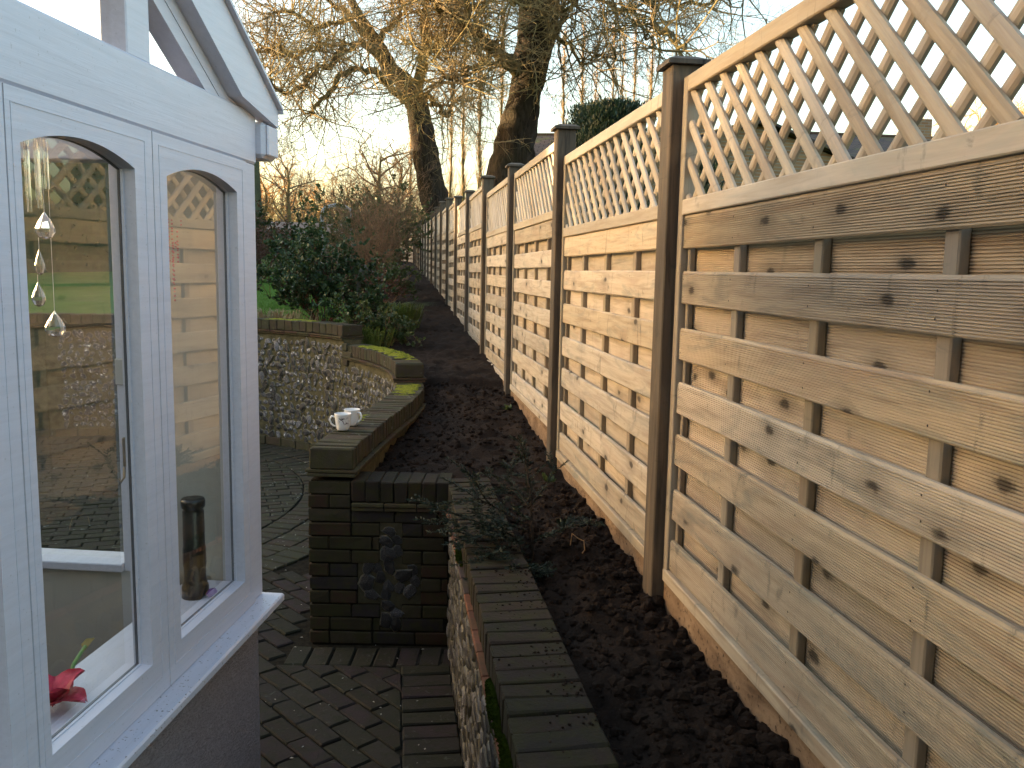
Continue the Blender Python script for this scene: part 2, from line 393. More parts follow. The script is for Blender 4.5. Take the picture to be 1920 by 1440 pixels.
def g_lawn():
    g = G('lawn', .9, .15); v = g.coord(); n1 = g.noise(v, 1.2, 5, .6); n2 = g.noise(v, 50, 4, .7)
    c = g.ramp(n1, [(.3, (.055, .12, .018)), (.6, (.085, .19, .022))]); c = g.mix(g.ramp(n2, [(.4, .5), (.7, 0.0)]), c, (.03, .06, .012))
    return g.color(c).bump(n2, .8, .03).m
M_lawn = g_lawn()
tag(ob('lawn', mk('lawn', V, Fc, M_lawn, True)), kind='structure')

ys = list(np.arange(.2, 4.22, .035)) + [4.225, 4.39, 4.405] + list(np.arange(4.44, 9, .045)) + list(np.arange(9, 20, .15)) + list(np.arange(20, 46, .6))
V = []; NX = 36
for y in ys:
    l = soil_left(y); r_ = xf(y)+.16
    for i in range(NX):
        x = l+(r_-l)*i/(NX-1); V.append((x, y, soilh(x, y)+(.02 if y > 7 else 0)))
Fc = [(j*NX+i, j*NX+i+1, (j+1)*NX+i+1, (j+1)*NX+i) for j in range(len(ys)-1) for i in range(NX-1)]
tag(ob('soil_bed', mk('soil_bed', V, Fc, M_soil, True)), kind='structure')
# clods of turned earth: too many to count
ico_v = []; t_ = (1+5**.5)/2
for a in (-1, 1):
    for b in (-t_, t_): ico_v += [(a, b, 0), (0, a, b), (b, 0, a)]
ico_v = [Vector(v).normalized() for v in ico_v]
ico_f = []
for i in range(12):
    for j in range(i+1, 12):
        for k in range(j+1, 12):
            a, b, c = ico_v[i], ico_v[j], ico_v[k]
            if max((a-b).length, (b-c).length, (a-c).length) < 1.1:
                ico_f.append((i, j, k) if (b-a).cross(c-a).dot(a) > 0 else (i, k, j))
mb = MB()
for q in range(9000):
    y = .9+ (rnd.random()**1.7)*13; l = soil_left(y)+.05; r_ = xf(y)+.03
    if y > 4.2 and y < 4.45: continue
    if l > r_: continue
    u = rnd.random(); x = l+(r_-l)*(1-(1-u)**1.5 if y < 4 else u); 
    if y < 4.22 and x < xw(y)+.235: continue
    s = rnd.choice([.004, .005, .006, .008, .010, .013, .019]) * rnd.uniform(.7, 1.3)
    if y < 4 and x > r_-.12: s *= 1.25
    z = soilh(x, y)
    mb.add([(x+v.x*s*rnd.uniform(.6, 1.2), y+v.y*s*rnd.uniform(.6, 1.2), z+v.z*s*rnd.uniform(.5, 1)+s*.15) for v in ico_v], ico_f)
for q in range(700):
    y = rnd.uniform(1.2, 4.1); x = xw(y)+.205-abs(rnd.gauss(0, .07)); s = rnd.uniform(.0015, .005)
    if x < xw(y)+.01: continue
    mb.add([(x+v.x*s, y+v.y*s, .841+v.z*s*.7) for v in ico_v], ico_f)
tag(mb.build('soil_clods', M_soil), 'loose dark clods of freshly dug earth along the fence', 'soil', kind='stuff')

# ------------------------------------------------------------------ patio
V, Fc = grid(2, 2, lambda a, b: (-9+9.2*a, -1.5+11.3*b, -.012))
patio = tag(ob('patio', mk('patio', V, Fc, M_joint)), kind='structure')
def paver_mesh(L, W, seed):
    r2 = random.Random(seed); V, Fc = bevbox(-L/2, L/2, -W/2, W/2, -.05, 0, .006)
    V = [(x+r2.uniform(-.003, .003), y+r2.uniform(-.003, .003), z+r2.uniform(-.002, .002)) for x, y, z in V]
    return V, Fc
PM = {}
def paver(L, W, mat, k):
    key = (round(L, 3), round(W, 3), mat.name, k)
    if key not in PM: PM[key] = mk('brick', *paver_mesh(L, W, k), mat)
    return PM[key]
rest = {M_pave.name: MB(), M_pavec.name: MB()}
nb = [0]
def clip(poly, n, c):
    out = []
    for i in range(len(poly)):
        a, b = poly[i], poly[(i+1) % len(poly)]; da, db = a[0]*n[0]+a[1]*n[1]-c, b[0]*n[0]+b[1]*n[1]-c
        if da <= 0: out.append(a)
        if da*db < 0: f = da/(da-db); out.append((a[0]+(b[0]-a[0])*f, a[1]+(b[1]-a[1])*f))
    return out
def lay(x, y, ang, L, W, mat, planes=()):
    vis = x > -.315*y-.12 and 2.75 < y < 8.6
    dz = rnd.uniform(-.004, .004); a2 = ang+rnd.uniform(-.015, .015)
    tilt = (rnd.uniform(-.010, .010), rnd.uniform(-.010, .010), a2)
    c, s_ = math.cos(a2), math.sin(a2)
    poly = [(x+a*c-b*s_, y+a*s_+b*c) for a, b in ((-L/2, -W/2), (L/2, -W/2), (L/2, W/2), (-L/2, W/2))]
    cut = False
    for n, k in planes:
        p2 = clip(poly, n, k)
        if len(p2) < 3: return
        if p2 != poly: cut = True
        poly = p2
    if cut:
        ar = abs(sum(poly[i][0]*poly[(i+1) % len(poly)][1]-poly[(i+1) % len(poly)][0]*poly[i][1] for i in range(len(poly))))/2
        if ar < .0010: return
        m_ = len(poly); cx, cy = sum(p[0] for p in poly)/m_, sum(p[1] for p in poly)/m_
        ins = []
        for px, py in poly:
            d = math.hypot(px-cx, py-cy); f = max(0, 1-.008/d); ins.append((cx+(px-cx)*f, cy+(py-cy)*f))
        V = [(px-cx, py-cy, -.05) for px, py in poly]+[(px-cx, py-cy, -.006) for px, py in poly]+[(px-cx, py-cy, 0) for px, py in ins]
        Fc = [tuple(range(2*m_, 3*m_))]
        for q in range(2):
            for i in range(m_): i2 = (i+1) % m_; Fc.append((q*m_+i, q*m_+i2, (q+1)*m_+i2, (q+1)*m_+i))
        if vis: ob('brick', mk('brick', V, Fc, mat), patio, (cx, cy, dz)); nb[0] += 1
        else: rest[mat.name].add(V, Fc, Matrix.Translation((cx, cy, dz)))
    elif vis:
        ob('brick', paver(L, W, mat, rnd.randrange(6)), patio, (x, y, dz), tilt); nb[0] += 1
    else:
        V, Fc = paver_mesh(L, W, rnd.randrange(99)); rest[mat.name].add(V, Fc, Matrix.Translation((x, y, dz)) @ Matrix.Rotation(a2, 4, 'Z'))
def radial(x, y, R_, inside):
    d = max(1e-6, math.hypot(x-RCX, y-RCY)); n = ((x-RCX)/d, (y-RCY)/d); k = n[0]*RCX+n[1]*RCY+R_
    return (n, k) if inside else ((-n[0], -n[1]), -k)
RC, RCY, RCX = 2.34, 6.7, -4.05           # paved circle
LB, WB = .203, .094; PB = (.210, .101)
def in_circ(x, y): return math.hypot(x-RCX, y-RCY)
bx_ = lambda y: -.497-.133*(y-3.86)           # inner line of the border course
ang0 = math.radians(-47)
ca, sa = math.cos(ang0), math.sin(ang0)
for j in range(-70, 90):
    for i in range(-45, 45):
        a = (i+(.5 if j % 2 else 0))*PB[0]; b = j*PB[1]
        x = -2.5+a*ca-b*sa; y = 4+a*sa+b*ca
        if not (-4.6 < x < .2 and 0 < y < 5.2) or in_circ(x, y) < RC+.56: continue
        if x < -.80 and y < 2.5: continue
        lay(x, y, ang0, LB, WB, M_pave, [((1, .133), -.497+.133*3.86-.001), ((0, 1), 3.915) if x > -1.12 else ((0, 1), 9), ((1, 0), -1.0) if y > 3.95 else ((1, 0), 9), radial(x, y, RC+.645, False)])
y = .9
while y < 4.1:                                   # border course against the flint wall
    xm = (bx_(y)+xw(y))/2; w = xw(y)-bx_(y)-.012
    lay(xm, y, math.atan(.1375), round(min(w+.008, .245), 2), .104, M_pave); y += .111
for k in range(8):                               # row at the foot of the pier
    lay(-1.0+.108*k-.02, 4.02, PI/2, .20, .10, M_pave)
# ring round the circle: two radial rows, then the circle itself
for ring, R_ in enumerate((RC+.11, RC+.325, RC+.535)):
    n = int(2*PI*R_/.112)
    for k in range(n):
        an = 2*PI*k/n+ring*.02; x, y = RCX+R_*math.cos(an), RCY+R_*math.sin(an)
        if y < 3.0 or (ring == 2 and (x > -.98 and y < 6)): continue
        lay(x, y, an, .205, .104, M_pavec)
an1 = math.radians(20); ca, sa = math.cos(an1), math.sin(an1)
for j in range(-25, 26):
    for i in range(-14, 15):
        a = (i+(.5 if j % 2 else 0))*PB[0]; b = j*PB[1]
        x = RCX+a*ca-b*sa; y = RCY+a*sa+b*ca
        if in_circ(x, y) < RC+.09: lay(x, y, an1, LB, WB, M_pavec, [radial(x, y, RC-.004, True)])
for k_, mb in rest.items():
    if mb.v: tag(mb.build('brick_field', bpy.data.materials[k_], patio), kind='stuff')
print('pavers', nb[0])
# dark earth strip between ring paving and wall foot
def strip(a, b):
    an = math.radians(-15+150*a); R_ = RC+.66+(RW+.02-RC-.66)*b
    cx, cy = RCX+(CX-RCX)*b, RCY+(CY-RCY)*b
    x, y = cx+R_*math.cos(an), cy+R_*math.sin(an)
    return (x, y, .004+.02*mnoise.noise((x*14, y*14, 0))+.012*math.sin(b*PI))
V, Fc = grid(120, 8, strip); tag(ob('soil_strip', mk('soil_strip', V, Fc, M_soil, True)), kind='structure')

# ------------------------------------------------------------------ flints and walls
def flint_mesh(seed, mat):
    r2 = random.Random(seed); n = 8; V = []; rim = []
    el = r2.uniform(.68, 1.4); ph = r2.uniform(0, 6)
    rad = [r2.uniform(.62, 1.15) for _ in range(n)]
    for lv, (rr, dd, rm) in enumerate(((1.0, -.25, 1.0), (.96, .16, 1.0), (.74, .30, .55))):
        for i in range(n):
            an = 2*PI*i/n; q = rr*rad[i]*(1+r2.uniform(-.06, .06))
            V.append((q*math.cos(an+ph)*el, -dd-r2.uniform(-.05, .05), q*math.sin(an+ph)/el)); rim.append(rm)
    V.append((r2.uniform(-.15, .15), -.33+r2.uniform(-.08, .06), r2.uniform(-.15, .15))); rim.append(0)
    Fc = []
    for lv in range(2):
        for i in range(n):
            i2 = (i+1) % n; Fc.append((lv*n+i, lv*n+i2, (lv+1)*n+i2, (lv+1)*n+i))
    for i in range(n): Fc.append((2*n+i, 2*n+(i+1) % n, 3*n))
    return mk('flint', V, Fc, mat, False, rim)
FL = [flint_mesh(i, M_flint) for i in range(10)]; FLD = [flint_mesh(40+i, M_flintd) for i in range(6)]
def flint_at(parent, p, nrm, up, size, meshes, name='flint'):
    Y = -nrm; Z = up; X = Y.cross(Z)
    an = rnd.uniform(0, 6.28); c, s = math.cos(an), math.sin(an)
    X2 = X*c+Z*s; Z2 = Z*c-X*s
    return ob(name, rnd.choice(meshes), parent, mtx=frame3(X2*size, Y*size*1.0, Z2*size, p))
def flint_join(mb_v, p, nrm, size, meshes):
    me = rnd.choice(meshes); Y = -nrm; Z = Vector((0, 0, 1)); X = Y.cross(Z)
    an = rnd.uniform(0, 6.28); c, s = math.cos(an), math.sin(an)
    m4 = frame3((X*c+Z*s)*size, Y*size, (Z*c-X*s)*size, p)
    k = len(mb_v[0]); mb_v[0] += [tuple(m4 @ v.co) for v in me.vertices]; mb_v[1] += [tuple(i+k for i in q.vertices) for q in me.polygons]
    mb_v[2] += [d.value for d in me.attributes['rim'].data]

# --- curved stepped wall
cw = thing('curved_garden_wall', 'curved flint garden wall with stepped mossy brick coping around the circular patio', 'wall', (0, 0, 0))
TOT = PATH[1][-1]
def s_at_y(yt, lo=0):
    for p, l in zip(*PATH):
        if p.y >= yt and l >= lo: return l
S1, S2 = s_at_y(6.60), s_at_y(8.30)
segs = [(0.0, S1, 1.005), (S1, S2, 1.155), (S2, TOT, 1.335)]
mb = MB()                                         # solid core
def core(mb, s0, s1, z0, z1, i0, i1, n=None):
    n = n or max(2, int((s1-s0)/.08)); V = []
    for k in range(n+1):
        p, t = along(PATH, s0+(s1-s0)*k/n); nr = Vector((t.y, -t.x, 0))
        a, b = p+nr*i0, p+nr*i1
        V += [(a.x, a.y, z0), (b.x, b.y, z0), (b.x, b.y, z1), (a.x, a.y, z1)]
    Fc = [(0, 1, 2, 3), (n*4+3, n*4+2, n*4+1, n*4)]
    for k in range(n):
        q = k*4
        for e in range(4): Fc.append((q+e, q+4+e, q+4+(e+1) % 4, q+(e+1) % 4))
    mb.add(V, [f[::-1] for f in Fc])
for i, (s0, s1, zt) in enumerate(segs): core(mb, s0+(.10 if i == 0 else 0), s1, -.1, zt-.145, .012, WT-.012)
mb.build('mortar_core', M_mortar, cw)
bmesh_c = {}
def cop_mesh(L, W, Hh, mat, k):
    key = ('cop', L, W, Hh, mat.name, k)
    if key not in bmesh_c:
        r2 = random.Random(k*7+1); V, Fc = bevbox(-L/2, L/2, -W/2, W/2, 0, Hh, .005)
        V = [(x+r2.uniform(-.003, .003), y+r2.uniform(-.0015, .0015), z+r2.uniform(-.003, .003)) for x, y, z in V]
        bmesh_c[key] = mk('coping_brick', V, Fc, mat)
    return bmesh_c[key]
mortar2 = MB()
for i, (s0, s1, zt) in enumerate(segs):
    pit = (.074, .071, .108)[i]; n = int(round((s1-s0)/pit)); pit = (s1-s0)/n
    core(mortar2, s0+.008, s1-.008, zt-.10, zt-.008, .004, WT-.004)
    for k in range(n):
        p, t = along(PATH, s0+pit*(k+.5)); nr = Vector((t.y, -t.x, 0)); c = p+nr*(WT/2)
        ob('coping_brick', cop_mesh(WT, round(pit-.007, 3), .105, M_cop, k % 5), cw, (c.x, c.y, zt-.105+rnd.uniform(-.003, .003)), (rnd.uniform(-.01, .01), rnd.uniform(-.008, .008), math.atan2(nr.y, nr.x)+rnd.uniform(-.01, .01)))
    for row in range(2):                         # tile creasing
        L = .20; n = max(1, int(round((s1-s0)/L)))
        for k in range(n):
            L_ = (s1-s0)/n; p, t = along(PATH, s0+L_*(k+.5)); nr = Vector((t.y, -t.x, 0)); c = p+nr*(WT/2)
            V, Fc = bevbox(-WT/2-.022+.008*row, WT/2+.022-.008*row, -L_/2+.002, L_/2-.002, 0, .016, .003)
            ob('creasing_tile', mk('creasing_tile', V, Fc, M_tiled), cw, (c.x, c.y, zt-.107-.0195*(row+1)), (0, 0, math.atan2(nr.y, nr.x)))
mortar2.build('coping_joint', M_joint, cw)
# base brick row and jamb bricks at the steps
for k in range(int(TOT/.22)):
    p, t = along(PATH, .2+k*.22); nr = Vector((t.y, -t.x, 0))
    if p.y < 5: continue
    ob('base_brick', cop_mesh(.06, .21, .085, M_cop, k % 5), cw, (p.x+nr.x*.012, p.y+nr.y*.012, 0), (0, 0, math.atan2(nr.y, nr.x)))
for j in range(3):
    p, t = along(PATH, S2-.06-.05*(j % 2)); nr = Vector((t.y, -t.x, 0))
    ob('brick', cop_mesh(.05, .105+.1*(j % 2), .066, M_cop, j), cw, (p.x+nr.x*.012, p.y+nr.y*.012, 1.335-.16-.075*(j+1)), (0, 0, math.atan2(nr.y, nr.x)))
# flints on the inside face
cand = []
for i, (s0, s1, zt) in enumerate(segs):
    z = .125; r_ = 0
    while z < zt-.19:
        s = max(s0, 1.0)+rnd.uniform(0, .05)+(.03 if r_ % 2 else 0)
        while s < min(s1, TOT-.3):
            cand.append((s+rnd.uniform(-.014, .014), z+rnd.uniform(-.012, .012))); s += rnd.uniform(.062, .100)
        z += .066; r_ += 1
vis = []; hid = []
for s, z in cand:
    p, t = along(PATH, s); nr = Vector((t.y, -t.x, 0))
    if S2-.2 < s < S2+.02 and z > 1.335-.42 : continue
    d = Vector((p.x, p.y, z)); b = p.x/p.y
    q = (Vector((p.x, p.y, z))+nr*.014, -nr, rnd.choice([.026, .034, .04, .045, .052])*rnd.uniform(.9, 1.1))
    (vis if (b > -.30 and p.y < 9.2) else hid).append(q)
rnd.shuffle(vis); vis.sort(key=lambda q: -q[2])
for q in vis[:300]: flint_at(cw, q[0], q[1], Vector((0, 0, 1)), q[2], FL)
J = [[], [], []]
for q in vis[300:]+hid: flint_join(J, q[0], q[1], q[2], FL)
tag(ob('small_flints', mk('small_flints', J[0], J[1], M_flint, False, J[2]), cw), kind='stuff')
print('flints', len(vis), len(hid))
# moss cushions on the coping
def moss(parent, name, s0, s1, zt, i0, i1, amt, mat, seed):
    n = int((s1-s0)/.012); V = []; w = 12
    for k in range(n+1):
        p, t = along(PATH, s0+(s1-s0)*k/n); nr = Vector((t.y, -t.x, 0))
        for j in range(w):
            a = i0+(i1-i0)*j/(w-1); q = p+nr*a
            e = math.sin(PI*k/n)**.4*math.sin(PI*j/(w-1))**.4
            h = amt*e*(.55+.9*mnoise.noise((q.x*22, q.y*22, seed)))+.006*mnoise.noise((q.x*90, q.y*90, seed))
            if mnoise.noise((q.x*7, q.y*7, seed+5)) < -.25: h = -.012
            V.append((q.x, q.y, zt+min(h, amt)-.004))
    Fc = [(k*w+j, k*w+j+1, (k+1)*w+j+1, (k+1)*w+j) for k in range(n) for j in range(w-1)]
    return tag(ob(name, mk(name, V, [f[::-1] for f in Fc], mat, True), parent), kind='stuff')
moss(cw, 'moss', S1+.30, S2-.22, 1.155, .02, WT-.004, .026, M_moss, 1)
moss(cw, 'moss', S1-.62, S1-.02, 1.005, .005, WT-.005, .012, M_moss, 2)
moss(cw, 'moss', .66, 1.02, 1.005, .0, .085, .012, M_moss, 3)
moss(cw, 'moss', S2+.6, S2+1.3, 1.335, .02, WT-.01, .014, M_moss, 4)

# --- brick pier / low wall facing the camera
pw = thing('brick_end_wall', 'low olive brick wall end facing the path with a cross of flints set in it', 'wall', (0, 0, 0))
YW = 4.16
mb = MB(); mb.box(-.985, -.785, YW+.01, YW+.22, -.1, .84); mb.box(-.785, -.30, YW+.01, YW+.22, -.1, .675)
mb.box(-.775, -.29, YW+.012, YW+.225, .735, .832); mb.build('mortar_core', M_joint, pw)
cH = .0703
cross = {}
def brickrow(x0, x1, z, offs, hole):
    x = x0
    first = True
    for L in offs:
        xe = min(x+L, x1)
        if xe-x < .03: break
        if not any(x < h1-.02 and xe > h0+.02 for h0, h1 in hole):
            V, Fc = bevbox(x+.003, xe-.004, 0, .1, 0, cH-.008, .004)
            V = [(a+rnd.uniform(-.002, .002), b+rnd.uniform(-.002, .003), c+rnd.uniform(-.002, .002)) for a, b, c in V]
            ob('brick', mk('brick', V, Fc, M_pier), pw, (0, YW+rnd.uniform(-.002, .002), z))
        x = xe
hx = lambda a, b: [(a, b)]
for r_ in range(12):
    z = r_*cH; x1 = -.30 if r_ < 9.2 else -.785
    if r_ in (1, 2): hole = [(-.64, -.535)]
    elif r_ in (3, 4, 5): hole = [(-.75, -.44)]
    elif r_ in (6, 7, 8): hole = [(-.64, -.535)]
    else: hole = []
    if hole:
        h0, h1 = hole[0]
        A = [.105, .215, .3] if r_ % 2 else [.215, .15, .3]
        if h0 < -.7: A = [.105, .14] if r_ % 2 else [.25]
        brickrow(-1.0, h0, z, A, []); brickrow(h1, x1, z, [.215, .11] if r_ % 2 else [.105, .22], [])
    else:
        brickrow(-1.0, x1, z, [.215]*5 if r_ % 2 else [.105]+[.215]*4, [])
for cx, cz, sz in [(-.59, .585, .035), (-.612, .53, .036), (-.562, .545, .032), (-.60, .47, .042), (-.555, .49, .034), (-.70, .40, .04), (-.60, .408, .04), (-.53, .36, .048), (-.475, .385, .036), (-.705, .33, .046), (-.64, .345, .036), (-.60, .30, .033), (-.69, .265, .042), (-.61, .255, .036), (-.545, .29, .036), (-.49, .285, .042), (-.47, .335, .033), (-.655, .395, .03),
                   (-.60, .20, .036), (-.565, .165, .038), (-.612, .115, .04), (-.562, .105, .035)]:
    flint_at(pw, Vector((cx, YW+.016, cz)), Vector((0, -1, 0)), Vector((0, 0, 1)), sz*1.35, FLD)
mb = MB(); mb.box(-.752, -.438, YW+.004, YW+.05, .212, .42); mb.box(-.642, -.533, YW+.005, YW+.05, .072, .63); mb.build('flint_bed', simple('dark mossy mortar', (.045, .040, .024), .95, .1, 14, .4, .6, .01), pw)
for k in range(7):                                # low coping bricks on edge
    ob('coping_brick', cop_mesh(.066, .225, .105, M_lcop, k % 5), pw, (-.748+.0700*k, YW+.105, .735+rnd.uniform(-.003, .003)), (0, 0, rnd.uniform(-.01, .01)))
for row in range(2):
    for k in range(3):
        V, Fc = bevbox(.002, .160, 0, .22, 0, .019, .003); ob('creasing_tile', mk('creasing_tile', V, Fc, M_tiled), pw, (-.782+.162*k, YW-.018+.007*row, .713-.022*row))
# --- retaining wall beside the soil bed
rw = thing('retaining_wall', 'low flint retaining wall with brick on edge coping running beside the dug soil bed', 'wall', (0, 0, 0))
dW = Vector((-.1375, 1, 0)).normalized(); nW = Vector((-dW.y, dW.x, 0))     # nW points to the path (left)
org = Vector((xw(.6), .6, 0)); LW = 3.72
rz = math.atan2(dW.y, dW.x)
mW = frame3(dW, nW, Vector((0, 0, 1)), org)
mb = MB(); mb.box(0, LW-.15, -.205, -.012, -.1, .69, mW); mb.box(0, LW-.1, -.20, -.006, .735, .832, mW); mb.build('mortar_core', M_mortar, rw)
n = int(LW/.0785)
for k in range(n):
    c = mW @ Vector((.0785*(k+.5), -.105, 0))
    if c.y > 4.36: break
    V = cop_mesh(.0725, .212, .105, M_lcop, k % 5)
    ob('coping_brick', V, rw, (c.x, c.y, .735+rnd.uniform(-.004, .004)), (rnd.uniform(-.012, .012), rnd.uniform(-.012, .012), rz+rnd.uniform(-.012, .012)))
for k in range(int((LW-.1)/.16)):
    c = mW @ Vector((.16*k, 0, 0))
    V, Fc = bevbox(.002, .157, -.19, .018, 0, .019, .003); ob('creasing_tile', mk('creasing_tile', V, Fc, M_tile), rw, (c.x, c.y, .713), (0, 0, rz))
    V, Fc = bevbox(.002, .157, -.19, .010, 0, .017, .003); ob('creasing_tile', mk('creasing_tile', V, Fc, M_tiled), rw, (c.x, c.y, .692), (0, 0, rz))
z = .05; r_ = 0; fl = []
while z < .66:
    s = .9+rnd.uniform(0, .06)
    while s < LW-.2:
        fl.append((mW @ Vector((s+rnd.uniform(-.012, .012), -.008, z+rnd.uniform(-.012, .012))), rnd.uniform(.032, .052))); s += rnd.uniform(.07, .10)
    z += .07; r_ += 1
for p, s in fl[:300]: flint_at(rw, p, nW, Vector((0, 0, 1)), s, FLD if rnd.random() < .7 else FL)
# moss tufts hanging on the coping side
V = []; Fc = []
def tuft(V, Fc, c, r0, n, nrm, seed):
    r2 = random.Random(seed)
    for k in range(n):
        a = r2.uniform(0, 6.28); q = math.sqrt(r2.random()); 
        p = c+Vector((dW.x*math.cos(a)*q*r0[0], dW.y*math.cos(a)*q*r0[0], math.sin(a)*q*r0[1]))+nrm*r2.uniform(.0, .012)*(1-q)
        s = r2.uniform(.004, .009); i = len(V)
        V += [p+Vector((s, 0, -s)), p+Vector((-s, s, -s)), p+nrm*s*1.5+Vector((0, -s, s)), p+Vector((0, 0, s*1.4))]
        Fc += [(i, i+1, i+2), (i, i+2, i+3), (i+1, i+3, i+2)]
for cs, r0, n in (((1.55, .005, .735), (.14, .05), 700), ((1.28, .004, .74), (.12, .045), 500), ((2.78, .004, .74), (.10, .04), 350)):
    tuft(V, Fc, mW @ Vector(cs), r0, n, nW, int(cs[0]*100))
tag(ob('moss', mk('moss', V, Fc, M_mossg), rw), 'bright green moss on the coping side', kind='stuff')

# ------------------------------------------------------------------ fence
# bay frame: X runs along the fence toward the camera, Y away from the garden, Z up
RZ_F = math.atan2(-1, -M_F)
PL = 1.783                                        # panel length
def ribbed(L, h, th, n=17, depth=.0034):
    prof = []                                     # (y, z) from bottom to top on the front face, rounded arris
    prof.append((.004, 0)); 
    z0, z1 = .004, h-.004
    for i in range(n):
        a = z0+(z1-z0)*i/n; w = (z1-z0)/n
        prof += [(0, a+w*.06), (0, a+w*.52), (depth, a+w*.66), (depth, a+w*.92)]
    prof.append((.004, h)); prof += [(th, h), (th, 0)]
    return extr(prof, L)
def smoothb(L, h, th): return extr([(.004, 0), (0, .005), (-.0015, h*.5), (0, h-.005), (.004, h), (th, h), (th, 0)], L)
def extr(prof, L, nseg=5, bow=.0):
    V = []; k = len(prof)
    for s in range(nseg+1):
        for y, z in prof: V.append((L*s/nseg, y, z))
    Fc = [tuple(range(k)), tuple(range(nseg*k+k-1, nseg*k-1, -1))]
    for s in range(nseg):
        for i in range(k):
            j = (i+1) % k; Fc.append((s*k+i, (s+1)*k+i, (s+1)*k+j, s*k+j))
    return V, Fc
BH = .101
IN = PL-.084
ME = {}
def me_(key, fn, mat):
    if key not in ME: ME[key] = mk(key.split('|')[0], *fn(), mat)
    return ME[key]
def wavy(VF, seed, amp=.0025):
    V, Fc = VF; r2 = seed*3.7
    return [(x, y+amp*mnoise.noise((x*1.7, r2, 0)), z+amp*1.3*mnoise.noise((x*1.3, r2, 5))) for x, y, z in V], Fc
front_z = [.043, .2175, .394, .566, .738, .914, 1.087]
def slat_mesh(L, w=.030, d=.014):
    prof = [(d, 0), (d*.45, .0), (.1*d, w*.22), (0, w*.5), (.1*d, w*.78), (d*.45, w), (d, w)]
    V, Fc = extr(prof, L, 1); return [(x, y, z-w/2) for x, y, z in V], Fc
def clip_slats(x0, x1, z0, z1, sp, sign, phase):
    out = []; Hh = z1-z0; x = x0-Hh*1.1+phase
    while x < x1+Hh*1.1:
        # centre line from (x, z1) to (x+Hh*1.08, z0) for sign=+1, mirrored for -1
        dx = Hh*1.08*sign; t0, t1 = 0.0, 1.0
        xa = x if sign > 0 else x
        for lim, hi in ((x0, False), (x1, True)):
            tt = (lim-x)/dx
            if (dx > 0) != hi: t0 = max(t0, tt) 
            else: t1 = min(t1, tt)
        if t1-t0 > .04: out.append((x+dx*t0, z1-Hh*t0, x+dx*t1, z1-Hh*t1))
        x += sp
    return out
M_nail = simple('rusty nail', (.03, .02, .015), .6)
def fence_panel(k, loc, rz, label):
    ribs = k < 1
    t = thing('fence_section', label, 'fence section', loc, rz, 'timber fence panels with trellis tops')
    def part(name, me, x, y, z, rot=(0, 0, 0)): return ob(name, me, t, (x, y, z), rot)
    def bx(name, key, dims, mat, x, y, z):
        def fn():
            return bevbox(0, dims[0], 0, dims[1], 0, dims[2], .003)
        return part(name, me_(name+'|'+key, fn, mat), x, y, z)
    bx('stile', 'a', (.038, .045, 1.61), M_stile, 0, 0, 0); bx('stile', 'a', (.038, .045, 1.61), M_stile, PL-.038, 0, 0)
    L = PL-.078
    bx('top_rail', 'a', (L, .046, .048), M_rail, .039, 0, 1.562)
    bx('middle_rail', 'a', (L, .044, .047), M_rail, .039, -.001, 1.190)
    bx('bottom_rail', 'a', (L+.06, .045, .042), M_board, .012, -.005, 0)
    for i, z in enumerate(front_z):
        v_ = rnd.randrange(5)
        if ribs: me = me_('front_board|r%d' % v_, lambda: wavy(ribbed(L-.008, BH, .013), v_), M_board)
        else: me = me_('front_board|s%d' % v_, lambda: wavy(smoothb(L-.008, BH, .013), v_), M_board)
        part('front_board', me, .043, .008+rnd.uniform(-.001, .001), z+rnd.uniform(-.003, .003), (rnd.uniform(-.012, .012), rnd.uniform(-.0015, .0015), 0))
    for i in range(6):
        v_ = rnd.randrange(5); z = front_z[i]+.079
        if ribs: me = me_('rear_board|r%d' % v_, lambda: wavy(ribbed(L-.008, .112, .012), v_+9), M_rear)
        else: me = me_('rear_board|s%d' % v_, lambda: wavy(smoothb(L-.008, .112, .012), v_+9), M_rear)
        part('rear_board', me, .043, .044, z+rnd.uniform(-.003, .003), (rnd.uniform(-.01, .01), 0, 0))
    for fx_ in (.235, .487, .742): bx('batten', 'a', (.040, .0225, 1.15), M_batten, PL*fx_, .0215, .04)
    bx('edge_batten', 'a', (.02, .02, 1.15), M_batten, .044, .0225, .04); bx('edge_batten', 'a', (.02, .02, 1.15), M_batten, PL-.066, .0225, .04)
    if k < 3:
        nm = MB()
        for z in front_z:
            for fx_ in (.012, .246, .498, .753, .985):
                for dz in (.024, .078):
                    x = PL*fx_+rnd.uniform(-.004, .004)+(.04 if fx_ < .1 else -.04 if fx_ > .9 else 0); zz = z+dz+rnd.uniform(-.005, .005)
                    nm.add([(x+.0026*math.cos(a*PI/3), .0058, zz+.0026*math.sin(a*PI/3)) for a in range(6)], [(5, 4, 3, 2, 1, 0)])
        tag(nm.build('nail_heads', M_nail, t), kind='stuff')
    for layer, (sg, yy, ph) in enumerate(((1, .010, .026), (-1, .0245, .055))):
        for xa, za, xb, zb in clip_slats(.034, PL-.034, 1.228, 1.568, .1185, sg, ph):
            Ls = math.hypot(xb-xa, zb-za); an = math.atan2(zb-za, xb-xa)
            q = round(Ls*40)/40
            me = me_('trellis_slat|%.3f' % q, lambda: slat_mesh(q), M_slat)
            m4 = Matrix.Translation((xa+rnd.gauss(0, .003), yy, za)) @ Matrix.Rotation(-an+rnd.gauss(0, .006), 4, 'Y') @ Matrix.Diagonal((Ls/q, 1, rnd.uniform(.9, 1.08), 1))
            ob('trellis_slat', me, t, mtx=m4)
    return t
ptop = [2.50, 2.60, 2.625, 2.735, 2.765, 2.855, 2.98, 3.07, 3.10, 3.13, 3.165, 3.20, 3.28]
